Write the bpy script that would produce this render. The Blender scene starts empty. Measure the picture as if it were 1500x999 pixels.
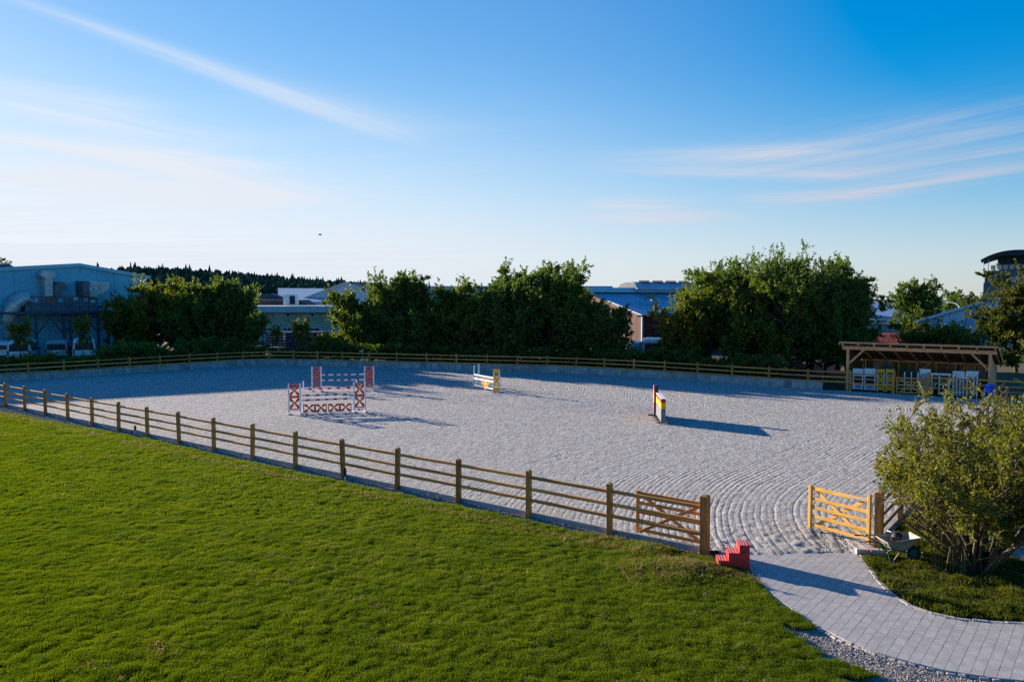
import bpy, bmesh, math, random
import numpy as np
from mathutils import Vector, Matrix, noise as mnoise
from mathutils.geometry import tessellate_polygon
R = math.radians
rng = np.random.default_rng(7)
random.seed(7)
SC = bpy.context.scene
COL = SC.collection

# ------------------------------------------------------------------ camera
CAM_H = 6.2
cam_d = bpy.data.cameras.new('camera')
cam = bpy.data.objects.new('camera', cam_d); COL.objects.link(cam)
cam_d.sensor_width = 36.0; cam_d.lens = 28.0
cam_d.clip_start = 0.1; cam_d.clip_end = 6000
PITCH = math.atan(64.5/1166.7)
cam.location = (0, 0, CAM_H); cam.rotation_euler = (math.pi/2-PITCH, 0, 0)
SC.camera = cam
SC.view_settings.view_transform = 'Standard'; SC.view_settings.look = 'None'
SC.view_settings.gamma = 1.0; SC.view_settings.use_curve_mapping = False
SC.view_settings.exposure = 1.35
SC.cycles.max_bounces = 5; SC.cycles.transparent_max_bounces = 4
SC.cycles.use_denoising = False
SC.cycles.sample_clamp_indirect = 4.0

# ------------------------------------------------------------------ sun and sky
SUN_EL = R(13.0); SH = R(-41.0)               # SH: heading of the shadows on the ground
sun_to = Vector((-math.cos(SH)*math.cos(SUN_EL), -math.sin(SH)*math.cos(SUN_EL), math.sin(SUN_EL)))
sl = bpy.data.lights.new('sun', 'SUN'); sl.energy = 5.0; sl.angle = R(0.5); sl.color = (1.0, 0.83, 0.65)
so = bpy.data.objects.new('sun', sl); COL.objects.link(so)
so.rotation_euler = (-sun_to).to_track_quat('-Z', 'Y').to_euler(); so.location = (-30, 30, 40)

W = bpy.data.worlds.new('World'); SC.world = W; W.use_nodes = True
nt = W.node_tree; nt.nodes.clear()
def N(t, kind, **kw):
    n = t.nodes.new(kind)
    for k, v in kw.items(): setattr(n, k, v)
    return n
def mth(t, op, a, b=None, c=None, clamp=False):
    n = t.nodes.new('ShaderNodeMath'); n.operation = op; n.use_clamp = clamp
    for i, v in enumerate((a, b, c)):
        if v is None: continue
        if isinstance(v, (int, float)): n.inputs[i].default_value = v
        else: t.links.new(v, n.inputs[i])
    return n.outputs[0]
def pix_dir(px, py):
    x = (px-750)/1166.7; y = -(py-499.5)/1166.7
    return Vector((x, math.cos(PITCH)+y*math.sin(PITCH), -math.sin(PITCH)+y*math.cos(PITCH)))
def G(px, py, z=0.0):
    d = pix_dir(px, py); t = (z-CAM_H)/d.z
    return Vector((d.x*t, d.y*t, z))
def P(px, py, Y):
    d = pix_dir(px, py); t = Y/d.y
    return Vector((d.x*t, Y, CAM_H+d.z*t))

sky = N(nt, 'ShaderNodeTexSky'); sky.sky_type = 'NISHITA'; sky.sun_disc = False
sky.sun_elevation = SUN_EL; sky.sun_rotation = math.atan2(sun_to.x, sun_to.y)
sky.altitude = 500; sky.air_density = 1.0; sky.dust_density = 0.15; sky.ozone_density = 4.0
hs = N(nt, 'ShaderNodeHueSaturation'); hs.inputs['Saturation'].default_value = 1.20; hs.inputs['Hue'].default_value = 0.516; hs.inputs['Value'].default_value = 2.0
nt.links.new(sky.outputs[0], hs.inputs['Color'])
tc = N(nt, 'ShaderNodeTexCoord'); sp = N(nt, 'ShaderNodeSeparateXYZ'); nt.links.new(tc.outputs['Generated'], sp.inputs[0])
zz = mth(nt, 'MAXIMUM', sp.outputs[2], 0.012)
U_ = mth(nt, 'DIVIDE', sp.outputs[0], zz); V_ = mth(nt, 'DIVIDE', sp.outputs[1], zz)
def uvp(px, py):
    d = pix_dir(px, py); return Vector((d.x/d.z, d.y/d.z))
def noise_uv(ax, ay, scale, detail, rough, seed, dist=0.0):      # noise stretched along heading (ax, ay) of the cloud layer
    cb = N(nt, 'ShaderNodeCombineXYZ'); l = math.hypot(ax, ay); ax /= l; ay /= l
    a = mth(nt, 'ADD', mth(nt, 'MULTIPLY', U_, ax*0.22), mth(nt, 'MULTIPLY', V_, ay*0.22))
    b = mth(nt, 'ADD', mth(nt, 'MULTIPLY', U_, -ay*1.6), mth(nt, 'MULTIPLY', V_, ax*1.6))
    nt.links.new(a, cb.inputs[0]); nt.links.new(b, cb.inputs[1]); cb.inputs[2].default_value = seed
    n = N(nt, 'ShaderNodeTexNoise'); n.inputs['Scale'].default_value = scale; n.inputs['Detail'].default_value = detail
    n.inputs['Roughness'].default_value = rough; n.inputs['Distortion'].default_value = dist
    nt.links.new(cb.outputs[0], n.inputs['Vector']); return n.outputs[0]
def ramp(t, v, lo, hi, kind='SMOOTHSTEP'):
    n = N(t, 'ShaderNodeMapRange'); n.interpolation_type = kind
    n.inputs['From Min'].default_value = lo; n.inputs['From Max'].default_value = hi
    t.links.new(v, n.inputs['Value']); return n.outputs[0]
def streak(p, q, wp, wq, gain, f0=0.15, f1=0.25):
    A, B = uvp(*p), uvp(*q); D = B-A; L2 = D.dot(D)
    perp = Vector((-(q[1]-p[1]), q[0]-p[0])).normalized()
    def wid(c, w):
        o = uvp(c[0]+perp.x*w, c[1]+perp.y*w) - uvp(*c)
        return abs(o.x*(-D.y)+o.y*D.x)/math.sqrt(L2)
    w0, w1 = wid(p, wp), wid(q, wq)
    du = mth(nt, 'SUBTRACT', U_, A.x); dv = mth(nt, 'SUBTRACT', V_, A.y)
    t = mth(nt, 'ADD', mth(nt, 'MULTIPLY', du, D.x/L2), mth(nt, 'MULTIPLY', dv, D.y/L2))
    r = math.sqrt(L2)
    dist = mth(nt, 'ADD', mth(nt, 'MULTIPLY', du, -D.y/r), mth(nt, 'MULTIPLY', dv, D.x/r))
    tcl = mth(nt, 'MINIMUM', mth(nt, 'MAXIMUM', t, -0.3), 1.3)
    w = mth(nt, 'MAXIMUM', mth(nt, 'MULTIPLY_ADD', tcl, w1-w0, w0), 0.01)
    s = mth(nt, 'DIVIDE', dist, w); g = mth(nt, 'EXPONENT', mth(nt, 'MULTIPLY', mth(nt, 'MULTIPLY', s, s), -1.0))
    g = mth(nt, 'MULTIPLY', g, ramp(nt, t, -f0, f0))
    g = mth(nt, 'MULTIPLY', g, mth(nt, 'SUBTRACT', 1.0, ramp(nt, t, 1-f1, 1+f1)))
    n = noise_uv(D.x, D.y, 1.7, 9, 0.68, 3.1*len(nt.nodes) % 17, 0.5)
    g = mth(nt, 'MULTIPLY', g, mth(nt, 'MULTIPLY_ADD', n, 3.2, -0.9))
    return mth(nt, 'MULTIPLY', mth(nt, 'MAXIMUM', g, 0.0), gain*1.25)
STREAKS = [((20, -2), (560, 190), 9, 13, .42, .3, .4), ((300, 90), (640, 200), 18, 26, .12, .3, .4), ((-60, 138), (250, 200), 14, 16, .50, .4, .5), ((-60, 118), (210, 160), 10, 16, .35, .3, .3), ((-60, 190), (330, 250), 8, 16, .62, .3, .3), ((180, 215), (420, 290), 16, 20, .35, .3, .3), ((60, 250), (190, 262), 6, 7, .5, .3, .3),
           ((1560, 236), (1180, 292), 12, 12, .58, .4, .5), ((1560, 160), (1080, 250), 46, 26, .42, .3, .3), ((1560, 205), (1200, 262), 14, 12, .45, .3, .3), ((1220, 220), (930, 232), 14, 13, .36, .4, .5), ((1300, 285), (1100, 290), 8, 7, .5, .3, .3),
           ((1250, 258), (930, 250), 8, 8, .45, .3, .3), ((900, 325), (1050, 312), 12, 9, .55, .3, .3), ((870, 300), (1000, 300), 9, 8, .4, .3, .3), ((-60, 250), (400, 300), 26, 18, .5, .3, .3)]
tot = None
for a in STREAKS:
    v = streak(*a); tot = v if tot is None else mth(nt, 'ADD', tot, v)
# thin veil that thickens towards the sun's side and towards the horizon
dotn = N(nt, 'ShaderNodeVectorMath', operation='DOT_PRODUCT'); nt.links.new(tc.outputs['Generated'], dotn.inputs[0]); dotn.inputs[1].default_value = sun_to
near_sun = ramp(nt, dotn.outputs['Value'], 0.45, 1.0)
away = mth(nt, 'SUBTRACT', 1.0, ramp(nt, dotn.outputs['Value'], -0.15, 0.72))      # clear sky deepens away from the sun
nt.links.new(mth(nt, 'MULTIPLY_ADD', away, 0.34, 1.20), hs.inputs['Saturation']); nt.links.new(mth(nt, 'MULTIPLY_ADD', away, -0.15, 1.92), hs.inputs['Value'])
low = mth(nt, 'SUBTRACT', 1.0, ramp(nt, sp.outputs[2], 0.0, 0.32))
vn = noise_uv(1.0, -0.35, 0.7, 9, 0.66, 5.0, 0.5)
veil = mth(nt, 'MULTIPLY', mth(nt, 'MULTIPLY', near_sun, low), mth(nt, 'MULTIPLY_ADD', vn, 1.5, -0.24))
n2 = noise_uv(1.0, 0.12, 0.35, 7, 0.6, 9.0, 0.4)
band = mth(nt, 'SUBTRACT', 1.0, ramp(nt, sp.outputs[2], -0.12, 0.30)); band = mth(nt, 'MULTIPLY', mth(nt, 'POWER', band, 1.3), mth(nt, 'MULTIPLY_ADD', ramp(nt, dotn.outputs['Value'], -0.2, 0.8), 0.4, 0.6))
haze_band = mth(nt, 'MULTIPLY', band, mth(nt, 'MULTIPLY_ADD', n2, 0.35, 0.80))
tot = mth(nt, 'ADD', mth(nt, 'ADD', tot, veil), haze_band, clamp=True)
# soft shoulder on the clear-sky brightness round the sun
sc_ = N(nt, 'ShaderNodeSeparateColor'); nt.links.new(hs.outputs[0], sc_.inputs[0]); cc0 = N(nt, 'ShaderNodeCombineColor')
for i in range(3): nt.links.new(mth(nt, 'DIVIDE', sc_.outputs[i], mth(nt, 'MULTIPLY_ADD', sc_.outputs[i], 0.10, 1.0)), cc0.inputs[i])
cc = N(nt, 'ShaderNodeCombineXYZ')
for i, (k, g) in enumerate(((2.85, 1.55), (3.15, 1.50), (3.90, 1.20))): nt.links.new(mth(nt, 'MULTIPLY_ADD', ramp(nt, dotn.outputs['Value'], 0.1, 0.95), g, k), cc.inputs[i])
mx = N(nt, 'ShaderNodeMix', data_type='RGBA'); nt.links.new(tot, mx.inputs['Factor'])
nt.links.new(cc0.outputs[0], mx.inputs['A']); nt.links.new(cc.outputs[0], mx.inputs['B'])
bg = N(nt, 'ShaderNodeBackground'); bg.inputs['Strength'].default_value = 0.072
nt.links.new(mx.outputs['Result'], bg.inputs['Color'])
wo = N(nt, 'ShaderNodeOutputWorld'); nt.links.new(bg.outputs[0], wo.inputs[0])

# ------------------------------------------------------------------ helpers
def thing(name, label, cat, loc=(0, 0, 0), rotz=0.0, group=None):
    o = bpy.data.objects.new(name, None); COL.objects.link(o)
    o.location = loc; o.rotation_euler = (0, 0, rotz); o.empty_display_size = 0.2
    o['label'] = label; o['category'] = cat
    if group: o['group'] = group
    return o
def tag(o, label=None, cat=None, group=None, kind=None):
    for k, v in (('label', label), ('category', cat), ('group', group), ('kind', kind)):
        if v: o[k] = v
    return o
def link_mesh(name, me, parent=None, m=None):
    o = bpy.data.objects.new(name, me); COL.objects.link(o)
    if m is not None and not me.materials: me.materials.append(m)
    if parent is not None: o.parent = parent
    return o
class MB:
    """collects boxes, tubes, prisms; build() links them as one mesh object"""
    def __init__(s): s.v = []; s.f = []
    def add(s, vs, fs):
        b = len(s.v); s.v += [tuple(v) for v in vs]; s.f += [tuple(i+b for i in f) for f in fs]; return s
    def box(s, c, size, rot=None, ch=0.0):
        x, y, z = (k/2 for k in size)
        if ch > 0:
            vs = []; 
            for sz, e in ((-z, 0), (-z+ch, 1), (z-ch, 1), (z, 0)):
                a, b = (x, y) if e else (x-ch, y-ch)
                vs += [(-a, -b, sz), (a, -b, sz), (a, b, sz), (-a, b, sz)]
            fs = [(3, 2, 1, 0), (12, 13, 14, 15)]
            for k in range(3):
                for i in range(4): j = (i+1) % 4; fs.append((k*4+i, k*4+j, k*4+4+j, k*4+4+i))
        else:
            vs = [(-x, -y, -z), (x, -y, -z), (x, y, -z), (-x, y, -z), (-x, -y, z), (x, -y, z), (x, y, z), (-x, y, z)]
            fs = [(3, 2, 1, 0), (4, 5, 6, 7), (0, 1, 5, 4), (1, 2, 6, 5), (2, 3, 7, 6), (3, 0, 4, 7)]
        M = Matrix.Translation(c) @ (rot if rot is not None else Matrix.Identity(4))
        return s.add([M @ Vector(v) for v in vs], fs)
    def bar(s, a, b, w, h, up=Vector((0, 0, 1)), ch=0.0):
        a, b = Vector(a), Vector(b); d = b-a; L = d.length; x = d/L
        y = up.cross(x)
        if y.length < 1e-4: y = Vector((0, 1, 0)).cross(x)
        y.normalize(); z = x.cross(y)
        M = Matrix((x, y, z)).transposed().to_4x4()
        return s.box((a+b)/2, (L, w, h), M, ch)
    def tube(s, pts, rad, n=8, cap=True):
        pts = [Vector(p) for p in pts]; rad = [rad]*len(pts) if isinstance(rad, (int, float)) else rad
        vs, fs = [], []
        ref = Vector((0.31, 0.17, 0.93))
        for i, p in enumerate(pts):
            d = (pts[min(i+1, len(pts)-1)]-pts[max(i-1, 0)]).normalized()
            u = d.cross(ref)
            if u.length < 0.05: u = d.cross(Vector((1, 0, 0)))
            u.normalize(); w = d.cross(u)
            for k in range(n):
                a = 2*math.pi*k/n; vs.append(p+u*(math.cos(a)*rad[i])+w*(math.sin(a)*rad[i]))
        for i in range(len(pts)-1):
            for k in range(n):
                j = (k+1) % n; fs.append((i*n+k, i*n+j, i*n+n+j, i*n+n+k))
        if cap: fs += [tuple(range(n))[::-1], tuple(range((len(pts)-1)*n, len(pts)*n))]
        return s.add(vs, fs)
    def prism(s, poly, axis, a, b):
        """polygon (u,w) extruded along axis from a to b: axis 'y' -> (u,y,w); 'x' -> (x,u,w); 'z' -> (u,w,z)"""
        def pt(u, w, t): return {'y': (u, t, w), 'x': (t, u, w), 'z': (u, w, t)}[axis]
        n = len(poly); vs = [pt(u, w, a) for u, w in poly]+[pt(u, w, b) for u, w in poly]
        tri = tessellate_polygon([[Vector((u, w, 0)) for u, w in poly]])
        fs = [t for t in tri]+[tuple(i+n for i in t)[::-1] for t in tri]
        fs += [(i, (i+1) % n, (i+1) % n+n, i+n) for i in range(n)]
        return s.add(vs, fs)
    def lathe(s, prof, n=16, c=(0, 0, 0), rot=None):
        vs, fs = [], []; M = Matrix.Translation(c) @ (rot if rot is not None else Matrix.Identity(4))
        for r, z in prof:
            for k in range(n): a = 2*math.pi*k/n; vs.append(M @ Vector((r*math.cos(a), r*math.sin(a), z)))
        for i in range(len(prof)-1):
            for k in range(n): j = (k+1) % n; fs.append((i*n+k, i*n+j, i*n+n+j, i*n+n+k))
        return s.add(vs, fs)
    def mesh(s, name, m, smooth=False):
        me = bpy.data.meshes.new(name); me.from_pydata(s.v, [], s.f)
        bm = bmesh.new(); bm.from_mesh(me); bmesh.ops.recalc_face_normals(bm, faces=bm.faces); bm.to_mesh(me); bm.free()
        if smooth: me.polygons.foreach_set('use_smooth', [True]*len(me.polygons))
        me.materials.append(m); return me
    def build(s, name, m, parent=None, smooth=False, world=False):
        if world and parent is not None:
            L = parent.location; s.v = [(a-L.x, b-L.y, c-L.z) for a, b, c in s.v]
        return link_mesh(name, s.mesh(name, m, smooth), parent)
def copy_tree(o, parent=None):
    c = o.copy(); COL.objects.link(c)
    if parent is not None: c.parent = parent
    for ch in o.children: copy_tree(ch, c)
    return c
def np_mesh(name, verts, faces, m, smooth=True):
    """numpy verts (n,3), quads or tris (m,k) -> mesh data"""
    me = bpy.data.meshes.new(name); k = faces.shape[1]
    me.vertices.add(len(verts)); me.vertices.foreach_set('co', verts.astype(np.float32).ravel())
    me.loops.add(faces.size); me.loops.foreach_set('vertex_index', faces.astype(np.int32).ravel())
    me.polygons.add(len(faces)); me.polygons.foreach_set('loop_start', np.arange(0, faces.size, k, dtype=np.int32))
    me.update(calc_edges=True); me.validate()
    if smooth: me.polygons.foreach_set('use_smooth', np.ones(len(me.polygons), dtype=bool))
    me.materials.append(m); return me
def inside(poly, x, y):
    r = np.zeros(x.shape, bool); n = len(poly)
    for i in range(n):
        x0, y0 = poly[i][0], poly[i][1]; x1, y1 = poly[(i+1) % n][0], poly[(i+1) % n][1]
        c = (y0 > y) != (y1 > y)
        r ^= c & (x < (x1-x0)*(y-y0)/(y1-y0+1e-12)+x0)
    return r
def vnoise(x, y, scale, seed):
    """smooth value noise in [-1,1]"""
    x = x/scale+seed*17.3; y = y/scale+seed*9.7
    xi = np.floor(x).astype(np.int64); yi = np.floor(y).astype(np.int64); fx = x-xi; fy = y-yi
    fx = fx*fx*(3-2*fx); fy = fy*fy*(3-2*fy)
    def h(a, b):
        n = (a*374761393+b*668265263+int(seed)*974711) & 0x7fffffff
        n = ((n ^ (n >> 13))*1274126177) & 0x7fffffff
        return ((n ^ (n >> 16)) & 0xffff)/32767.5-1
    return (h(xi, yi)*(1-fx)+h(xi+1, yi)*fx)*(1-fy)+(h(xi, yi+1)*(1-fx)+h(xi+1, yi+1)*fx)*fy
def sheet(name, poly, z, m, kind='structure', thick=0.0, grid=None):
    """flat polygon; thick adds a skirt below"""
    mb = MB(); pts = [(p[0], p[1]) for p in poly]
    if thick: mb.prism(pts, 'z', z-thick, z)
    else:
        tri = tessellate_polygon([[Vector((a, b, 0)) for a, b in pts]])
        mb.add([(a, b, z) for a, b in pts], tri)
    o = mb.build(name, m)
    if kind: o['kind'] = kind
    return o

# ------------------------------------------------------------------ materials
def mat(name, col, col2=None, rough=0.85, scale=4.0, detail=6, bump=0.0, bscale=None, spec=0.3, metal=0.0, axis=None, rnd=0.0, lo=0.35, hi=0.65, coord='Object', dirt=None):
    m = bpy.data.materials.new(name); m.use_nodes = True; t = m.node_tree; b = t.nodes['Principled BSDF']
    b.inputs['Roughness'].default_value = rough; b.inputs['Metallic'].default_value = metal
    b.inputs['Specular IOR Level'].default_value = spec
    tcn = N(t, 'ShaderNodeTexCoord'); vec = tcn.outputs[coord]
    if axis is not None:
        mp = N(t, 'ShaderNodeMapping'); mp.inputs['Scale'].default_value = axis; t.links.new(vec, mp.inputs['Vector']); vec = mp.outputs[0]
    oi = N(t, 'ShaderNodeObjectInfo')
    va = N(t, 'ShaderNodeVectorMath', operation='ADD'); t.links.new(vec, va.inputs[0])
    cb = N(t, 'ShaderNodeCombineXYZ')
    for i in range(3): t.links.new(mth(t, 'MULTIPLY', oi.outputs['Random'], 37.0+i*11), cb.inputs[i])
    t.links.new(cb.outputs[0], va.inputs[1])
    vec2 = va.outputs[0] if rnd > 0 else vec
    nz = N(t, 'ShaderNodeTexNoise'); nz.inputs['Scale'].default_value = scale; nz.inputs['Detail'].default_value = detail
    nz.inputs['Roughness'].default_value = 0.62; t.links.new(vec2, nz.inputs['Vector'])
    mxn = N(t, 'ShaderNodeMix', data_type='RGBA')
    col2 = col2 or tuple(c*0.72 for c in col)
    mxn.inputs['A'].default_value = (*col, 1); mxn.inputs['B'].default_value = (*col2, 1)
    t.links.new(ramp(t, nz.outputs[0], lo, hi), mxn.inputs['Factor']); cur = mxn.outputs['Result']
    if dirt:
        n3 = N(t, 'ShaderNodeTexNoise'); n3.inputs['Scale'].default_value = dirt[1]; n3.inputs['Detail'].default_value = 5; t.links.new(vec2, n3.inputs['Vector'])
        m3 = N(t, 'ShaderNodeMix', data_type='RGBA'); t.links.new(mth(t, 'MULTIPLY', ramp(t, n3.outputs[0], 0.5, 0.68), dirt[2]), m3.inputs['Factor'])
        t.links.new(cur, m3.inputs['A']); m3.inputs['B'].default_value = (*dirt[0], 1); cur = m3.outputs['Result']
    if rnd > 0:
        h = N(t, 'ShaderNodeHueSaturation'); t.links.new(cur, h.inputs['Color'])
        t.links.new(mth(t, 'MULTIPLY_ADD', oi.outputs['Random'], 2*rnd, 1-rnd), h.inputs['Value']); cur = h.outputs[0]
    t.links.new(cur, b.inputs['Base Color'])
    if bump > 0:
        nb = N(t, 'ShaderNodeTexNoise'); nb.inputs['Scale'].default_value = bscale or scale*3; nb.inputs['Detail'].default_value = 5
        t.links.new(vec2, nb.inputs['Vector'])
        bp = N(t, 'ShaderNodeBump'); bp.inputs['Strength'].default_value = bump; bp.inputs['Distance'].default_value = 0.02
        t.links.new(nb.outputs[0], bp.inputs['Height']); t.links.new(bp.outputs[0], b.inputs['Normal'])
    return m
def leaf_mat(name, col, col2, trans=0.35, tcol=None, patch=0.5, gloss=0.25):
    m = bpy.data.materials.new(name); m.use_nodes = True; t = m.node_tree; b = t.nodes['Principled BSDF']
    geo = N(t, 'ShaderNodeNewGeometry'); nz = N(t, 'ShaderNodeTexNoise'); nz.inputs['Scale'].default_value = patch; nz.inputs['Detail'].default_value = 3
    t.links.new(geo.outputs['Position'], nz.inputs['Vector'])
    f = mth(t, 'ADD', mth(t, 'MULTIPLY', geo.outputs['Random Per Island'], 0.55), mth(t, 'MULTIPLY_ADD', nz.outputs[0], 1.6, -0.55), clamp=True)
    mx_ = N(t, 'ShaderNodeMix', data_type='RGBA'); mx_.inputs['A'].default_value = (*col, 1); mx_.inputs['B'].default_value = (*col2, 1)
    t.links.new(f, mx_.inputs['Factor']); t.links.new(mx_.outputs['Result'], b.inputs['Base Color'])
    b.inputs['Roughness'].default_value = 0.55; b.inputs['Specular IOR Level'].default_value = gloss
    tr = N(t, 'ShaderNodeBsdfTranslucent'); tm = N(t, 'ShaderNodeMix', data_type='RGBA'); tm.blend_type = 'MULTIPLY'; tm.inputs['Factor'].default_value = 1.0
    t.links.new(mx_.outputs['Result'], tm.inputs['A']); tm.inputs['B'].default_value = (*(tcol or (1.8, 1.8, 0.6)), 1); t.links.new(tm.outputs['Result'], tr.inputs['Color'])
    ms = N(t, 'ShaderNodeMixShader'); ms.inputs[0].default_value = trans
    t.links.new(b.outputs[0], ms.inputs[1]); t.links.new(tr.outputs[0], ms.inputs[2])
    t.links.new(ms.outputs[0], t.nodes['Material Output'].inputs['Surface']); return m
def glass_mat(name, col=(0.03, 0.05, 0.07)):
    m = bpy.data.materials.new(name); m.use_nodes = True; b = m.node_tree.nodes['Principled BSDF']
    b.inputs['Base Color'].default_value = (*col, 1); b.inputs['Roughness'].default_value = 0.08; b.inputs['Specular IOR Level'].default_value = 0.8
    return m

M = {}
M['earth'] = mat('earth', (0.07, 0.075, 0.035), (0.11, 0.09, 0.055), 0.95, 0.8, 8, 0.4)
M['turf'] = mat('turf', (0.040, 0.060, 0.006), (0.075, 0.065, 0.014), 1.0, 1.3, 8, 0.6, 30, spec=0.0)
M['soil'] = mat('soil', (0.05, 0.042, 0.03), (0.03, 0.035, 0.018), 0.95, 2.0, 8, 0.6, 14)
M['yard'] = mat('yard', (0.10, 0.10, 0.10), (0.07, 0.07, 0.068), 0.9, 0.6, 8, 0.3)
M['gravel_bed'] = mat('gravel_bed', (0.27, 0.25, 0.23), (0.12, 0.115, 0.11), 0.95, 26, 6, 1.0, 40, lo=.3, hi=.7)
M['stone'] = mat('stone', (0.42, 0.385, 0.345), (0.20, 0.18, 0.165), 0.85, 9, 3, 0.2, coord='Generated', rnd=.35)
M['path_bed'] = mat('path_bed', (0.10, 0.10, 0.10), (0.06, 0.06, 0.06), 0.95, 20)
M['paver'] = mat('paver', (0.405, 0.40, 0.395), (0.32, 0.316, 0.314), 0.8, 5, 8, 0.2, 90, rnd=0.015, dirt=((0.29, 0.28, 0.275), 1.0, .55))
M['mortar'] = mat('mortar', (0.42, 0.40, 0.385), (0.27, 0.255, 0.245), 0.95, 12, 6, 0.8, 30, rnd=.1)
M['road'] = mat('road', (0.26, 0.26, 0.27), (0.19, 0.19, 0.20), 0.8, 3, 8, 0.2, 60)
M['concrete'] = mat('concrete', (0.36, 0.37, 0.36), (0.24, 0.26, 0.25), 0.9, 2.2, 8, 0.25, 20, rnd=0.16, dirt=((0.12, 0.13, 0.12), 1.6, .5))
M['kerb'] = mat('kerb_concrete', (0.42, 0.40, 0.38), (0.30, 0.29, 0.27), 0.9, 5, 8, 0.3, 30, rnd=.12)
M['post_wood'] = mat('post_wood', (0.54, 0.235, 0.055), (0.33, 0.135, 0.030), 0.8, 5, 6, 0.35, 12, axis=(3, 3, .35), rnd=.24)
M['rail_wood'] = mat('rail_wood', (0.70, 0.315, 0.088), (0.49, 0.20, 0.052), 0.75, 5, 6, 0.3, 12, axis=(.35, 3, 3), rnd=.24)
M['grey_rail'] = mat('grey_rail_wood', (0.27, 0.20, 0.14), (0.17, 0.13, 0.09), 0.8, 5, 6, 0.3, 12, axis=(.35, 3, 3), rnd=.12)
M['new_wood'] = mat('new_wood', (0.76, 0.43, 0.095), (0.60, 0.315, 0.06), 0.65, 4, 6, 0.2, 12, axis=(.6, 3, 3), rnd=.08)
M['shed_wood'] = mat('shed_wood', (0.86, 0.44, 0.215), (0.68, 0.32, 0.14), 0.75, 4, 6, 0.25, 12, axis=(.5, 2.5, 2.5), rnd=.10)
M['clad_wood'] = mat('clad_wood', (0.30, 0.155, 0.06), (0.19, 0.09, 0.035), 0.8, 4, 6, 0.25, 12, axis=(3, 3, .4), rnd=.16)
M['zinc'] = mat('zinc', (0.62, 0.62, 0.62), (0.48, 0.48, 0.48), 0.4, 8, 4, 0, spec=.5, metal=.6)
M['white'] = mat('white_paint', (0.80, 0.80, 0.80), (0.70, 0.70, 0.70), 0.6, 3, 6, 0.05, rnd=.05, dirt=((0.48, 0.46, 0.42), 5, .5))
M['jump_red'] = mat('jump_red', (0.82, 0.100, 0.036), (0.72, 0.08, 0.028), 0.6, 3, 5, rnd=.06, dirt=((0.30, 0.10, 0.07), 7, .45))
M['pole_red'] = mat('pole_red', (0.46, 0.02, 0.02), (0.36, 0.015, 0.015), 0.45, 3, 5)
M['block_red'] = mat('block_red', (0.70, 0.034, 0.030), (0.60, 0.026, 0.024), 0.55, 4, 6, 0.1, dirt=((0.36, 0.07, 0.06), 9, .55))
M['grip'] = mat('grip_strip', (0.50, 0.36, 0.38), (0.32, 0.22, 0.25), 0.9, 30, 4)
M['yellow'] = mat('yellow_paint', (0.92, 0.46, 0.008), (0.82, 0.39, 0.007), 0.5, 3, 5)
M['grey_p'] = mat('grey_paint', (0.165, 0.185, 0.215), (0.14, 0.155, 0.185), 0.6, 3, 5)
M['navy'] = mat('navy_paint', (0.03, 0.05, 0.11), (0.02, 0.035, 0.08), 0.5, 3, 5)
M['blue'] = mat('blue_plastic', (0.012, 0.10, 0.62), (0.01, 0.08, 0.5), 0.4, 3, 5)
M['logo_blue'] = mat('logo_blue', (0.02, 0.10, 0.42), (0.02, 0.09, 0.36), 0.5, 3, 5)
M['black'] = mat('black_rubber', (0.02, 0.02, 0.022), (0.03, 0.03, 0.03), 0.7, 6, 5, 0.1)
M['dark'] = mat('dark_paint', (0.03, 0.03, 0.035), (0.02, 0.02, 0.022), 0.6, 6, 5)
M['green_m'] = mat('green_metal', (0.01, 0.16, 0.13), (0.012, 0.11, 0.09), 0.45, 6, 5)
M['galv'] = mat('galvanised', (0.38, 0.37, 0.35), (0.27, 0.265, 0.25), 0.55, 8, 5, 0.1, metal=.3, dirt=((0.30, 0.25, 0.18), 5, .5))
M['glass'] = glass_mat('window_glass'); M['glass_lt'] = glass_mat('window_glass_pale', (0.10, 0.18, 0.25))
M['bark'] = mat('bark', (0.075, 0.062, 0.045), (0.045, 0.036, 0.026), 0.95, 6, 6, 0.5, 20)
M['bark_y'] = mat('bark_olive', (0.13, 0.105, 0.055), (0.07, 0.055, 0.03), 0.9, 8, 6, 0.4, 20)
M['leaf_d'] = leaf_mat('leaf_dark', (0.046, 0.098, 0.022), (0.108, 0.158, 0.030), .38)
M['leaf_m'] = leaf_mat('leaf_mid', (0.050, 0.102, 0.020), (0.120, 0.158, 0.025), .38)
M['leaf_y'] = leaf_mat('leaf_yellow', (0.080, 0.118, 0.016), (0.170, 0.165, 0.020), .40)
M['leaf_b'] = leaf_mat('leaf_bronze', (0.044, 0.076, 0.015), (0.092, 0.092, 0.018), .32)
M['leaf_s'] = leaf_mat('leaf_shrub', (0.075, 0.105, 0.014), (0.175, 0.165, 0.022), .40, patch=1.2)
M['needle'] = leaf_mat('needles', (0.018, 0.045, 0.034), (0.034, 0.066, 0.040), .05, patch=.02, gloss=0)
M['grass'] = leaf_mat('grass_blade', (0.039, 0.081, 0.004), (0.106, 0.139, 0.008), .42, (1.95, 2.0, .5), patch=0.9, gloss=.12)
M['grass_v'] = leaf_mat('grass_verge', (0.030, 0.058, 0.005), (0.085, 0.100, 0.013), .38, (2.1, 1.9, .5), patch=1.4, gloss=.12)
M['straw'] = leaf_mat('dry_stalk', (0.14, 0.10, 0.045), (0.24, 0.19, 0.09), .3, patch=1.4)

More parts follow.
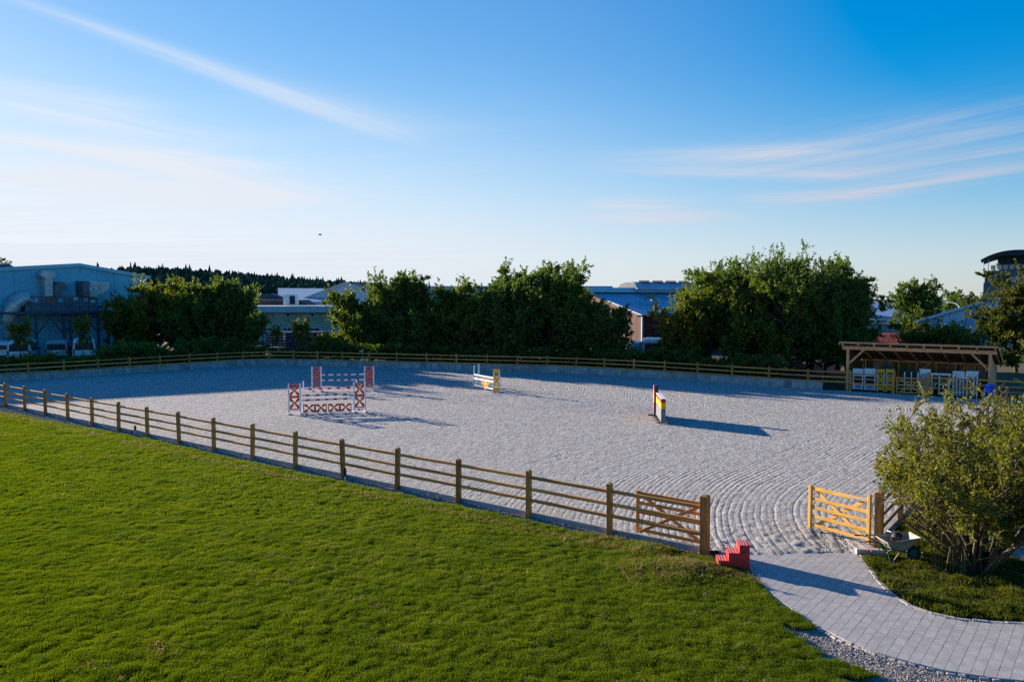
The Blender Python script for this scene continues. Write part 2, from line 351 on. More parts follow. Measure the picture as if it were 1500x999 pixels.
# ================================================================== SETTING
SAND = 0.08
O2 = Vector((4.64, 18.88)); E1 = Vector((-0.7886, 0.6150)); E2 = Vector((0.6150, 0.7886))
def loc2(a, b): return O2+E1*a+E2*b                      # a: along the near fence to the left, b: into the arena
FAR_PX = [(41, 557), (93.5, 553.8), (144, 550.3), (190.5, 547), (235, 544), (277.5, 541), (318, 538.5), (356, 536.3), (394, 535), (429, 535.3), (464.5, 536), (501, 537), (540, 538), (581, 539), (624.5, 540.3), (668, 541.7), (713, 542.8), (757, 544), (801, 545.3), (844, 547), (885, 549.2), (928, 551.6), (973, 554.4), (1021.7, 558), (1072.5, 561.6), (1126, 565.4), (1183.7, 569.6)]
FARP = [G(x, y, SAND).to_2d() for x, y in FAR_PX]
LEFT_C = Vector((-40.2, 53.6)); WALL_END = G(1205, 571.2, SAND).to_2d()
FARL = [LEFT_C, LEFT_C+(FARP[0]-LEFT_C)*0.5]+FARP
SHED_A = G(1245.5, 572.6, SAND).to_2d(); SD = Vector((math.cos(R(-34)), math.sin(R(-34))))
SHED_C = SHED_A+SD*9.6
RP = [G(1287, 804, 0.02).to_2d(), G(1319, 767, 0.02).to_2d(), G(1348, 738, 0.02).to_2d()]
RD = (RP[2]-RP[0]).normalized()

# ground sheets
g = sheet('ground', [(-900, -40), (900, -40), (900, 2500), (-900, 2500)], -0.06, M['earth'])
far_yard = [tuple(LEFT_C-Vector((0.1, 0)))]+[tuple(p+Vector((0.0, 0.05))) for p in FARL[1:]]+[tuple(WALL_END+Vector((0, .05))), (24, 64), (120, 260), (700, 2400), (-880, 2400), (-880, 120), (-80, 40)]
yard = sheet('yard', far_yard, 0.40, M['soil'], thick=0.5)
# low wooded hill behind the halls
def hill_z(x, y):
    return 17.0*np.exp(-((x+260)/125.0)**2)*np.exp(-((y-560)/120.0)**2)+4.0*np.exp(-((x+40)/150.0)**2)*np.exp(-((y-560)/120.0)**2)
hx, hy = np.meshgrid(np.linspace(-700, 330, 60), np.linspace(250, 900, 40)); hz = hill_z(hx, hy)-0.3
hv = np.stack([hx.ravel(), hy.ravel(), hz.ravel()+0.42], 1)
idx = np.arange(60*40).reshape(40, 60); hf = np.stack([idx[:-1, :-1].ravel(), idx[:-1, 1:].ravel(), idx[1:, 1:].ravel(), idx[1:, :-1].ravel()], 1)
tag(link_mesh('hill', np_mesh('hill', hv, hf, M['earth'])), kind='structure')

# ------------------------------------------------------------------ arena sand, raked into furrows
PHASE = {}
def sand_height(x, y):
    rx, ry = x-O2.x, y-O2.y
    a = rx*E1.x+ry*E1.y; b = rx*E2.x+ry*E2.y; c = -a
    wob = 0.12*vnoise(a, b, 4.0, 3)+0.018*vnoise(a, b, 0.7, 4)
    low = np.hypot(c-10.9, np.minimum(b-8.3, 0.0))
    corner = (c > -6) & (b > 28)
    ph_r = np.where(corner, 16.9-np.hypot(c+6, b-28), np.where(b < 8.3, low, 10.9-c))
    ph_t = 16.9-(b-28)
    u = np.mod(c+60, 3.6)+1.0
    ph_s = np.hypot(u, (b-22.5)*0.8)
    ph_l = b+0.03*a
    right = c > -9+2.0*vnoise(a, b, 5, 8)
    band = (~right) & (b > 17+1.5*vnoise(a, b, 6, 9)) & (b < 29)
    top = (~right) & (b >= 29)
    ph = np.where(right, ph_r, np.where(band, ph_s, np.where(top, ph_t, ph_l)))+wob
    amp = np.where(right, 0.85, np.where(band, 1.1, np.where(top, 0.9, 0.45)))
    amp = amp*(0.55+0.45*np.clip(vnoise(a, b, 2.2, 5)*1.6+.4, -1, 1))
    sp_ = 0.175
    f = np.cos(2*np.pi*ph/sp_); f = np.sign(f)*np.abs(f)**0.8
    grp = np.exp(-((np.mod(ph, 2.1)-1.05)/0.10)**2)
    h = 0.0032*amp*f-0.008*amp*grp; PHASE['ph'] = ph; PHASE['amp'] = amp
    h += 0.0065*vnoise(x, y, 0.13, 11)+0.0035*vnoise(x, y, 0.27, 12)+0.003*vnoise(x, y, 1.3, 13)+0.008*vnoise(x, y, 7, 14)
    h += 0.008*vnoise(x, y, 0.085, 15)+0.0065*rng.uniform(-1, 1, x.shape)
    # churned ground and two cleated wheel tracks just inside the gate
    gd = np.hypot(c-1.6, b-1.0); ch = np.clip(1.6-gd/2.6, 0, 1)
    h += ch*(0.018*vnoise(x, y, 0.22, 21)+0.014*vnoise(x, y, 0.10, 22)-0.0*f)
    for (p, q) in ((G(1196, 772, SAND), G(1212, 815, SAND)), (G(1222, 772, SAND), G(1243, 812, SAND))):
        d = (q-p).to_2d(); L = d.length; d /= L
        t = (x-p.x)*d.x+(y-p.y)*d.y; s = (x-p.x)*-d.y+(y-p.y)*d.x
        w = (np.abs(s) < 0.13) & (t > 0) & (t < L)
        h = np.where(w, h*0.4-0.02+0.024*np.sign(np.cos(2*np.pi*(t+np.abs(s)*.6)/0.16)), h)
    return h
sand_poly = [tuple(loc2(-0.25, 0.16)), tuple(loc2(57.0, 0.16))]+[tuple(p) for p in FARL[1:]]+[tuple(WALL_END), tuple(SHED_A-E2*.0), tuple(SHED_C), tuple(RP[0]+RD*0.1)]
sand_poly += [tuple(G(1268, 822, SAND).to_2d()), tuple(G(1180, 826, SAND).to_2d()), tuple(G(1097, 822, SAND).to_2d())]
av = np.concatenate([np.arange(-6, 26, 0.06), np.arange(26, 42, 0.085), np.arange(42, 60, 0.12)])
bv = np.arange(-1.5, 42, 0.066)
A_, B_ = np.meshgrid(av, bv); X_ = O2.x+E1.x*A_+E2.x*B_; Y_ = O2.y+E1.y*A_+E2.y*B_
Z_ = SAND+sand_height(X_, Y_)
path_edge_a, path_edge_b = G(1100, 812, SAND), G(1257, 811, SAND)
pe = (path_edge_b-path_edge_a).to_2d().normalized(); pn = Vector((-pe.y, pe.x))
dpe = (X_-path_edge_a.x)*pn.x+(Y_-path_edge_a.y)*pn.y
along = (X_-path_edge_a.x)*pe.x+(Y_-path_edge_a.y)*pe.y
sel = (along > -0.7) & (along < 3.4)
Z_ = np.where(sel, Z_-np.clip((0.22-dpe)/0.5, 0, 1)*0.075, Z_)
ins = inside(sand_poly, X_, Y_)
ids = np.arange(A_.size).reshape(A_.shape)
q = ins[:-1, :-1] & ins[:-1, 1:] & ins[1:, 1:] & ins[1:, :-1]
F = np.stack([ids[:-1, :-1][q], ids[1:, :-1][q], ids[1:, 1:][q], ids[:-1, 1:][q]], 1)
used = np.unique(F); remap = np.full(A_.size, -1); remap[used] = np.arange(len(used))
V = np.stack([X_.ravel(), Y_.ravel(), Z_.ravel()], 1)[used]; F = remap[F]; PHA, AMP = PHASE['ph'].ravel()[used], PHASE['amp'].ravel()[used]
M['sand'] = mat('arena_sand', (0.430, 0.427, 0.415), (0.35, 0.348, 0.337), 0.95, 2.0, 8, 1.0, 24, spec=0.1, dirt=((0.36, 0.335, 0.30), 0.35, .45))
sand_o = link_mesh('arena_sand', np_mesh('arena_sand', V, F, M['sand'], smooth=False)); sand_o['kind'] = 'structure'
for k_, arr in (('rake_phase', PHA), ('rake_amp', AMP)):
    at_ = sand_o.data.attributes.new(k_, 'FLOAT', 'POINT'); at_.data.foreach_set('value', arr.astype(np.float32))
t_ = M['sand'].node_tree; b_ = t_.nodes['Principled BSDF']
apn = N(t_, 'ShaderNodeAttribute'); apn.attribute_name = 'rake_phase'; aan = N(t_, 'ShaderNodeAttribute'); aan.attribute_name = 'rake_amp'
pw = N(t_, 'ShaderNodeTexNoise'); pw.inputs['Scale'].default_value = 6.0; tco = N(t_, 'ShaderNodeTexCoord'); t_.links.new(tco.outputs['Object'], pw.inputs['Vector'])
php = mth(t_, 'MULTIPLY', mth(t_, 'ADD', apn.outputs['Fac'], mth(t_, 'MULTIPLY_ADD', pw.outputs[0], .05, -.025)), 1/0.175)
wn_ = N(t_, 'ShaderNodeTexWhiteNoise'); wn_.noise_dimensions = '1D'; t_.links.new(mth(t_, 'FLOOR', php), wn_.inputs['W'])
dd_ = mth(t_, 'MULTIPLY', mth(t_, 'SUBTRACT', mth(t_, 'FRACT', php), 0.5), 0.175/0.032)
gro = mth(t_, 'EXPONENT', mth(t_, 'MULTIPLY', mth(t_, 'MULTIPLY', dd_, dd_), -1.0))
gro = mth(t_, 'MULTIPLY', mth(t_, 'MULTIPLY', gro, aan.outputs['Fac']), mth(t_, 'MULTIPLY_ADD', wn_.outputs['Value'], 1.1, .15))
lump = N(t_, 'ShaderNodeTexNoise'); lump.inputs['Scale'].default_value = 13; lump.inputs['Detail'].default_value = 6; lump.inputs['Roughness'].default_value = .7; t_.links.new(tco.outputs['Object'], lump.inputs['Vector'])
hgt = mth(t_, 'SUBTRACT', mth(t_, 'MULTIPLY', lump.outputs[0], 2.3), gro)
bmp = next(n for n in t_.nodes if n.type == 'BUMP'); bmp.inputs['Strength'].default_value = 1.0; bmp.inputs['Distance'].default_value = 0.034
t_.links.new(hgt, bmp.inputs['Height'])
# darker and paler grit
gr_ = N(t_, 'ShaderNodeTexNoise'); gr_.inputs['Scale'].default_value = 38; gr_.inputs['Detail'].default_value = 3; t_.links.new(tco.outputs['Object'], gr_.inputs['Vector'])
gm = N(t_, 'ShaderNodeHueSaturation'); src = b_.inputs['Base Color'].links[0].from_socket; t_.links.new(src, gm.inputs['Color']); t_.links.new(mth(t_, 'MULTIPLY_ADD', ramp(t_, gr_.outputs[0], .3, .7), .55, .72), gm.inputs['Value']); t_.links.new(gm.outputs[0], b_.inputs['Base Color'])
sheet('arena_base', sand_poly, -0.02, M['gravel_bed'])

# ------------------------------------------------------------------ retaining wall of concrete boards
wall = thing('retaining_wall', 'low grey concrete wall of upright stained panels along the far edges of the sand arena', 'wall', (FARP[8].x, FARP[8].y, 0))
def along_poly(pts, step):
    out = []
    for i in range(len(pts)-1):
        d = pts[i+1]-pts[i]; n = max(1, round(d.length/step))
        out += [(pts[i]+d*(k/n), pts[i]+d*((k+1)/n)) for k in range(n)]
    return out
for a, b in along_poly(FARL+[WALL_END], 0.52):
    d = b-a; mb = MB().box((0, 0, 0.24), (d.length-0.010, 0.11+random.uniform(-.006, .006), 0.70+random.uniform(-.02, .02)), None, 0.006)
    o = mb.build('concrete_panel', M['concrete'], wall)
    o.location = ((a.x+b.x)/2-wall.location.x, (a.y+b.y)/2-wall.location.y, 0); o.rotation_euler = (0, 0, math.atan2(d.y, d.x))

# ------------------------------------------------------------------ post and rail fences
def post_mesh(w, h, name):
    mb = MB(); x = w/2; c = .35*x
    vs = [(-x, -x, -.3), (x, -x, -.3), (x, x, -.3), (-x, x, -.3), (-x, -x, h-.035), (x, -x, h-.035), (x, x, h-.035), (-x, x, h-.035), (-c, -c, h), (c, -c, h), (c, c, h), (-c, c, h)]
    fs = [(3, 2, 1, 0), (8, 9, 10, 11)]
    for k in (0, 4):
        for i in range(4): j = (i+1) % 4; fs.append((k+i, k+j, k+4+j, k+4+i))
    return mb.add(vs, fs).mesh(name, M['post_wood'])
POST = post_mesh(0.125, 1.36, 'post'); BIGPOST = post_mesh(0.185, 1.46, 'gate_post')
def rail(parent, a, b, z, mname='rail_wood', h=0.092, t=0.05, off=Vector((0, 0)), name='rail'):
    a = a+off; b = b+off; d = b-a; L = d.length
    mb = MB().box((0, 0, 0), (L, t, h), None, 0.012)
    o = mb.build(name, M[mname], parent)
    o.location = ((a.x+b.x)/2-parent.location.x, (a.y+b.y)/2-parent.location.y, z-parent.location.z+random.uniform(-.008, .008))
    o.rotation_euler = (random.uniform(-.04, .04), random.uniform(-.006, .006), math.atan2(d.y, d.x)); return o
def fence(label, pts, zbase, zs, mname='rail_wood', posts=None, group=None):
    f = thing('post_and_rail_fence', label, 'fence', (pts[0].x, pts[0].y, 0), 0, group)
    for i, p in enumerate(pts):
        if posts and posts[i] == 0: continue
        o = link_mesh('post', BIGPOST if posts and posts[i] == 2 else POST, f)
        dv = pts[min(i+1, len(pts)-1)]-pts[max(i-1, 0)]
        o.location = (p.x-f.location.x, p.y-f.location.y, zbase+random.uniform(-.015, .015)); o.rotation_euler = (random.uniform(-.022, .022), random.uniform(-.022, .022), math.atan2(dv.y, dv.x)+random.uniform(-.04, .04))
    for i in range(len(pts)-1):
        for z in zs: rail(f, pts[i], pts[i+1], z, mname)
    return f
near_pts = [loc2(2.644*k, 0) for k in range(0, 19)]
nf = fence('long three-rail wooden fence between the lawn and the sand arena, ending at the dark gate', near_pts, 0.0, (1.15, 0.81, 0.505), posts=[2]+[1]*18)
lb = G(8, 595, 0)
farl = [FARL[0], FARL[1]]+FARP[:9]
off = Vector((-.05, .1))
far_pts_l = [p+off for p in farl]
fence('weathered wooden fence above the concrete wall at the left end of the arena', far_pts_l, 0.08, (1.27, 0.95, 0.64))
far_pts = [p+Vector((.03, .1)) for p in FARP[8:]]+[SHED_A]
fence('long wooden fence above the concrete wall under the far tree row', far_pts, 0.08, (1.27, 0.95, 0.64), posts=[0]+[1]*(len(far_pts)-1))
rpts = [RP[0], RP[1], RP[2]]+[RP[2]+RD*2.7*k for k in range(1, 10)]
fence('grey-railed wooden fence on the right running behind the multi-stemmed shrub from the yellow gate', rpts, 0.0, (1.14, 0.80, 0.49), 'grey_rail', posts=[2]+[1]*11)
# shed front fence left and right of its small gate
def on_shed(px, py=576.0):
    d = pix_dir(px, py); dd = Vector((d.x, d.y)); # intersect with the line SHED_A + s*SD
    den = dd.x*(-SD.y)+dd.y*SD.x; s = (SHED_A.x*(-dd.y)+SHED_A.y*dd.x)/-den if abs(den) > 1e-9 else 0
    s = (SHED_A.x*dd.y-SHED_A.y*dd.x)/(SD.y*dd.x-SD.x*dd.y); return SHED_A+SD*s
p1 = on_shed(1308); p2 = on_shed(1359.5); p3 = on_shed(1421); p4 = SHED_C
fence('short three-rail fence in front of the shed, left of its small gate', [SHED_A, p1], 0.06, (1.22, 0.90, 0.58), posts=[0, 2])
fence('short three-rail fence in front of the shed, right of its small gate', [p2, p3, p4], 0.06, (1.22, 0.90, 0.58), posts=[2, 1, 1])

# edging boards
eb = thing('edging_kerb', 'long low concrete edging under the near wooden fence', 'kerb', (O2.x, O2.y, 0))
for k in range(24):
    p, q_ = loc2(0.1+2.2*k, 0.115), loc2(0.1+2.2*k+2.19, 0.115)
    rail(eb, p, q_, 0.015, 'kerb', 0.26, 0.07, name='edging_piece')
eb2 = thing('edging_kerb', 'pale low concrete edging along the foot of the right-hand fence', 'kerb', (RP[0].x, RP[0].y, 0))
rn = Vector((-RD.y, RD.x))
for k in range(13):
    p, q_ = RP[0]+RD*(0.15+2.2*k)+rn*.17, RP[0]+RD*(0.15+2.2*k+2.19)+rn*.17
    rail(eb2, p, q_, 0.035, 'kerb', 0.24, 0.20, name='edging_piece')
sleeper = thing('kerb_block', 'short squared concrete block beside the right gate post at the paving corner', 'block', tuple(G(1273, 815, 0.0)))
MB().box((0, 0, .09), (0.62, .16, .2), None, .012).build('block_body', M['kerb'], sleeper); sleeper.rotation_euler = (0, 0, R(-6))

# ------------------------------------------------------------------ gates
def gate(label, a, b, wood, zb=0.16, H=1.06, braces=2, sw=0.085, metal=True, flip=1, topz=None):
    d = b-a; L = d.length
    g = thing('wooden_gate', label, 'gate', (a.x, a.y, 0), math.atan2(d.y, d.x))
    w = M[wood]
    vw = wood
    for x, hh in ((0, .12), (L, .02)):
        mb = MB().box((0, 0, 0), (H+hh+.02, sw, sw), None, .012)
        o = mb.build('stile', w, g); o.location = (x, 0, zb+(H+hh)/2-.02); o.rotation_euler = (0, -math.pi/2, 0)
    for k, z in enumerate((0.055, 0.29, 0.52, 0.75, H-.06)):
        mb = MB().box((0, 0, 0), (L-sw, 0.028, 0.085 if k < 4 else .10), None, .006); o = mb.build('rail', w, g); o.location = (L/2, 0, zb+z)
    A1, B1 = Vector((0.10, -.034*flip, zb+.02)), Vector((L-.10, -.034*flip, zb+H-.06))
    A2, B2 = Vector((0.10, -.066*flip, zb+H-.06)), Vector((L-.10, -.066*flip, zb+.02))
    for p_, q_ in ((A2, B2), (A1, B1))[:braces]:
        dd = q_-p_; mb = MB().box((0, 0, 0), (dd.length, .028, .085), None, .006); o = mb.build('brace', w, g)
        o.location = (p_+q_)/2; o.rotation_euler = (0, -math.atan2(dd.z, dd.x), 0)
    if metal:
        MB().box((0.24, -.03, zb+H-.06), (.52, .012, .05)).box((0.24, .03, zb+H-.06), (.52, .012, .05)).build('strap_hinge', M['zinc'], g)
        MB().box((0.16, .028, zb+.06), (.36, .012, .045)).build('strap_hinge', M['zinc'], g)
        MB().box((L-.16, -.024, zb+H-.05), (.34, .014, .045)).tube([(L-.02, -.06, zb+H-.05), (L+.09, -.06, zb+H-.05)], .012, 6).build('latch', M['zinc'], g)
    return g
gate('weathered brown field gate swung open along the near fence beside its tall end post', loc2(0.02, .22), G(934, 779, SAND+.06).to_2d(), 'rail_wood', metal=False, flip=-1)
gate('bright yellow new-wood gate standing half open on the sand beside the wheelbarrow', G(1272.5, 794, SAND+.10).to_2d(), G(1186.5, 770.5, SAND+.10).to_2d(), 'new_wood', zb=0.18, H=1.08, flip=1)
gate('small brown cross-braced gate in the fence in front of the shed', on_shed(1354), on_shed(1313.5), 'rail_wood', zb=0.14, H=1.02, metal=False)

# ------------------------------------------------------------------ paved path
PR = [G(x, y, 0.06).to_2d() for x, y in ((1257, 811), (1268, 828), (1281, 848), (1300, 868), (1330, 887), (1365, 899), (1400, 907), (1450, 912), (1500, 914), (1580, 916), (1660, 917))]
PL = [G(x, y, 0.06).to_2d() for x, y in ((1097, 808), (1099, 834), (1112, 852), (1135, 872), (1165, 895), (1200, 917), (1240, 937), (1285, 955), (1330, 968), (1385, 981), (1450, 991), (1500, 996), (1580, 1003), (1660, 1008))]
path_poly = [tuple(p) for p in PL]+[tuple(p) for p in reversed(PR)]
path = sheet('path', path_poly, 0.025, M['path_bed'])
def clip_half(poly, p, d, side):
    out = []; n = len(poly)
    def s(v): return side*((v[0]-p.x)*-d.y+(v[1]-p.y)*d.x)
    for i in range(n):
        u, v = poly[i], poly[(i+1) % n]; su, sv = s(u), s(v)
        if su >= 0: out.append(u)
        if su*sv < 0: t = su/(su-sv); out.append((u[0]+(v[0]-u[0])*t, u[1]+(v[1]-u[1])*t))
    return out
def clip_path(poly):
    cx = sum(p[0] for p in poly)/len(poly); cy = sum(p[1] for p in poly)/len(poly); hit = False
    for line, side in ((PL, 1), (PR, -1)):
        for i in range(len(line)-1):
            p, q_ = line[i], line[i+1]; d = (q_-p); L = d.length; d = d/L
            t = (cx-p.x)*d.x+(cy-p.y)*d.y
            if -0.12 < t < L+0.12 and abs((cx-p.x)*-d.y+(cy-p.y)*d.x) < 0.35:
                poly = clip_half(poly, p, d, side)
                if len(poly) < 3: return None
    return poly
PW, PLN = 0.180, 0.36
cand = []
for i in range(-45, 45):
    for k in range(-30, 30):
        c = Vector((7.5, 15.5))-E1*(i*PW)+E2*((k+(0.5 if i % 2 else 0))*PLN)
        cand.append((i, k, c))
cx = np.array([c[2].x for c in cand]); cy = np.array([c[2].y for c in cand])
near_in = inside(path_poly, cx, cy)
paver_full = None; rest = MB(); npv = 0
order = sorted([j for j in range(len(cand))], key=lambda j: cx[j]**2+cy[j]**2)
gap = 0.0032; gapl = 0.0012
for j in order:
    c = cand[j][2]
    if not (-2 < c.x < 12.6 and 12 < c.y < 19.3): continue
    hw, hl = PW/2-gap, PLN/2-gapl
    base = [c-E1*sx*hw+E2*sy*hl for sx, sy in ((-1, -1), (1, -1), (1, 1), (-1, 1))]
    pin = inside(path_poly, np.array([b.x for b in base]), np.array([b.y for b in base]))
    if not (pin.any() or near_in[j]): continue
    poly = [(b.x, b.y) for b in base]
    if not pin.all():
        poly = clip_path(poly)
        if not poly: continue
        ar = abs(sum(poly[k][0]*poly[(k+1) % len(poly)][1]-poly[(k+1) % len(poly)][0]*poly[k][1] for k in range(len(poly))))/2
        if ar < 0.004: continue
    top = 0.060+random.uniform(-.0012, .0012)
    if npv < 300:
        if pin.all():
            if paver_full is None: paver_full = MB().box((0, 0, -.03), (2*hw, 2*hl, .06), None, .0008).mesh('paver', M['paver'])
            o = link_mesh('paver', paver_full, path); o.location = (c.x, c.y, top); o.rotation_euler = (random.uniform(-.0025, .0025), random.uniform(-.0025, .0025), math.atan2(-E1.y, -E1.x))
        else:
            mb = MB().prism([(x-c.x, y-c.y) for x, y in poly], 'z', -.06, 0); o = mb.build('paver', M['paver'], path); o.location = (c.x, c.y, top)
        npv += 1
    else:
        rest.prism(poly, 'z', top-.06, top)
if rest.v:
    o = rest.build('paving_surface', M['paver'], path); o['kind'] = 'stuff'
# kerb stones on the right edge, rough mortar haunch with flat edging stones on the left one
for a, b in along_poly(PR, 0.34):
    d = b-a; nrm = Vector((d.y, -d.x)).normalized()*-1
    m_ = (a+b)/2+Vector((-d.y, d.x)).normalized()*0.055
    o = MB().box((0, 0, 0), (d.length-.016, .095, .12), None, .012).build('kerb_stone', M['mortar'], path)
    o.location = (m_.x, m_.y, 0.012+random.uniform(-.006, .008)); o.rotation_euler = (random.uniform(-.05, .05), random.uniform(-.02, .02), math.atan2(d.y, d.x)+random.uniform(-.03, .03))
for a, b in along_poly(PL[1:], 0.16):
    d = b-a; m_ = (a+b)/2-Vector((-d.y, d.x)).normalized()*random.uniform(.02, .05)
    o = MB().box((0, 0, 0), (d.length*random.uniform(.8, 1.05), random.uniform(.05, .09), .08), None, .02).build('edge_stone', M['mortar'], path)
    o.location = (m_.x, m_.y, 0.004+random.uniform(-.012, .012)); o.rotation_euler = (random.uniform(-.15, .15), random.uniform(-.08, .08), math.atan2(d.y, d.x)+random.uniform(-.15, .15))

# ------------------------------------------------------------------ gravel, lawn, verge, road
gravel_poly = [tuple(loc2(58, -1.6)), tuple(loc2(58, .1)), tuple(loc2(0, .1)), tuple(PL[1])]+[tuple(p) for p in PL[2:]]+[(12.5, 9.0), (-8, 9.0), (-14, 17), tuple(loc2(30, -2.5))]
sheet('gravel_ground', gravel_poly, -0.012, M['gravel_bed'])
lawn_edge = [G(x, y, 0.03).to_2d() for x, y in ((-110, 584), (0, 604), (60, 616), (140, 630), (220, 645), (300, 663), (400, 685), (500, 707), (600, 727), (700, 749), (780, 766), (860, 783), (930, 795), (1000, 810), (1040, 818), (1052, 830), (1095, 838), (1108, 852), (1122, 872), (1150, 892), (1172, 905), (1192, 921), (1170, 922), (1142, 912), (1148, 925), (1175, 940), (1200, 958), (1196, 966), (1172, 966), (1137, 962), (1165, 972), (1225, 970), (1262, 982), (1288, 990), (1262, 996), (1235, 992), (1215, 996), (1262, 1012), (1250, 1040))]
lawn_poly = [tuple(p) for p in lawn_edge]+[(4.5, 7.5), (-14, 7.5), (-60, 24), (-60, 56)]
def grid_sheet(name, poly, step, zf, m, x0, x1, y0, y1):
    xs, ys = np.meshgrid(np.arange(x0, x1, step), np.arange(y0, y1, step)); ii = inside(poly, xs, ys); z = zf(xs, ys)
    id_ = np.arange(xs.size).reshape(xs.shape); q = ii[:-1, :-1] & ii[:-1, 1:] & ii[1:, 1:] & ii[1:, :-1]
    f = np.stack([id_[:-1, :-1][q], id_[:-1, 1:][q], id_[1:, 1:][q], id_[1:, :-1][q]], 1)
    u = np.unique(f); rm = np.full(xs.size, -1); rm[u] = np.arange(len(u))
    o = link_mesh(name, np_mesh(name, np.stack([xs.ravel(), ys.ravel(), z.ravel()], 1)[u], rm[f], m)); o['kind'] = 'structure'; return o
lump_pts = [G(x, y, 0) for x, y in ((955, 812), (985, 835), (1030, 838), (1010, 850), (940, 835))]
def lawn_z(x, y):
    z = 0.045+0.010*vnoise(x, y, 2.5, 31)+0.008*vnoise(x, y, 0.8, 32)+.02*vnoise(x, y, 9, 33)
    for i, p in enumerate(lump_pts): z = z+(0.10-.01*i)*np.exp(-((x-p.x)**2+(y-p.y)**2)/0.28)
    return z
grid_sheet('lawn', lawn_poly, 0.16, lawn_z, M['turf'], -60, 7, 7.5, 58)
VE = [G(x, y, 0.0).to_2d() for x, y in ((1262, 815), (1274, 836), (1288, 853), (1306, 868), (1335, 886), (1368, 898), (1402, 905.5), (1450, 910.5), (1500, 912.5), (1660, 915), (1660, 860), (1560, 838), (1500, 826), (1462, 803), (1420, 772), (1400, 752), (1385, 722))]
verge_poly = [tuple(p) for p in VE]+[tuple(RP[2]+RD*1.6), tuple(RP[0]-RD*.1)]
def verge_z(x, y): return 0.03+0.03*vnoise(x, y, 1.2, 41)+.02*vnoise(x, y, .5, 42)
grid_sheet('verge', verge_poly, 0.12, verge_z, M['soil'], 7, 22, 14, 26)
sheet('road', [tuple(RP[0]+RD*1.0-rn*.2), tuple(RP[0]+RD*15-rn*.2), (40, 26), (60, 13.2), (14.0, 13.2)], -0.004, M['road'])

# ------------------------------------------------------------------ grass and gravel as instances on points
def tuft(name, n, rad, hmin, hmax, w, lean, m, seed):
    r = np.random.default_rng(seed); v = []; f = []
    for k in range(n):
        a, d = r.uniform(0, 6.283), rad*math.sqrt(r.uniform()); x, y = d*math.cos(a), d*math.sin(a)
        h = r.uniform(hmin, hmax); la = r.uniform(0, 6.283); l = h*lean*r.uniform(.2, 1); b = r.uniform(0, 6.283)
        wx, wy = math.cos(b)*w/2, math.sin(b)*w/2; i = len(v)
        v += [(x-wx, y-wy, -.01), (x+wx, y+wy, -.01), (x+wx*.8+math.cos(la)*l*.35, y+wy*.8+math.sin(la)*l*.35, h*.6), (x-wx*.8+math.cos(la)*l*.35, y-wy*.8+math.sin(la)*l*.35, h*.6), (x+math.cos(la)*l, y+math.sin(la)*l, h)]
        f += [(i, i+1, i+2), (i, i+2, i+3), (i+3, i+2, i+4)]
    return np_mesh(name, np.array(v), np.array(f), m, smooth=False)
def pebble(name, seed, m):
    bm = bmesh.new(); bmesh.ops.create_icosphere(bm, subdivisions=1, radius=1.0); r = random.Random(seed)
    s = (r.uniform(.8, 1.2), r.uniform(.6, 1), r.uniform(.45, .8))
    for v in bm.verts: k = r.uniform(.75, 1.2); v.co = Vector((v.co.x*s[0]*k, v.co.y*s[1]*k, v.co.z*s[2]*k))
    me = bpy.data.meshes.new(name); bm.to_mesh(me); bm.free(); me.materials.append(m); return me
def scatter(name, pts, scales, meshes, tilt, label_kind='stuff', align=False):
    me = bpy.data.meshes.new(name); me.vertices.add(len(pts)); me.vertices.foreach_set('co', pts.astype(np.float32).ravel())
    at = me.attributes.new('sc', 'FLOAT', 'POINT'); at.data.foreach_set('value', scales.astype(np.float32))
    o = bpy.data.objects.new(name, me); COL.objects.link(o); o['kind'] = 'stuff'
    c = bpy.data.collections.new(name+'_kinds')
    for k, mm in enumerate(meshes): c.objects.link(bpy.data.objects.new(name+'_kind', mm))
    ng = bpy.data.node_groups.new(name, 'GeometryNodeTree')
    ng.interface.new_socket('Geometry', in_out='INPUT', socket_type='NodeSocketGeometry'); ng.interface.new_socket('Geometry', in_out='OUTPUT', socket_type='NodeSocketGeometry')
    gi, go = ng.nodes.new('NodeGroupInput'), ng.nodes.new('NodeGroupOutput')
    ip = ng.nodes.new('GeometryNodeInstanceOnPoints'); ci = ng.nodes.new('GeometryNodeCollectionInfo')
    ci.inputs['Collection'].default_value = c; ci.inputs['Separate Children'].default_value = True; ci.inputs['Reset Children'].default_value = True
    rv = ng.nodes.new('FunctionNodeRandomValue'); rv.data_type = 'FLOAT_VECTOR'
    rv.inputs[0].default_value = (-tilt, -tilt, 0); rv.inputs[1].default_value = (tilt, tilt, 6.283)
    na = ng.nodes.new('GeometryNodeInputNamedAttribute'); na.data_type = 'FLOAT'; na.inputs['Name'].default_value = 'sc'
    ng.links.new(gi.outputs[0], ip.inputs['Points']); ng.links.new(ci.outputs[0], ip.inputs['Instance']); ip.inputs['Pick Instance'].default_value = True
    ng.links.new(rv.outputs[0], ip.inputs['Rotation']); ng.links.new(na.outputs[0], ip.inputs['Scale']); ng.links.new(ip.outputs[0], go.inputs[0])
    md = o.modifiers.new('scatter', 'NODES'); md.node_group = ng; return o
def sample(poly, n, x0, x1, y0, y1):
    x = rng.uniform(x0, x1, n); y = rng.uniform(y0, y1, n); k = inside(poly, x, y); return x[k], y[k]
def in_view(x, y, m=0.04): return np.abs(x) < y*(750/1166.7)*(1+m)+0.6
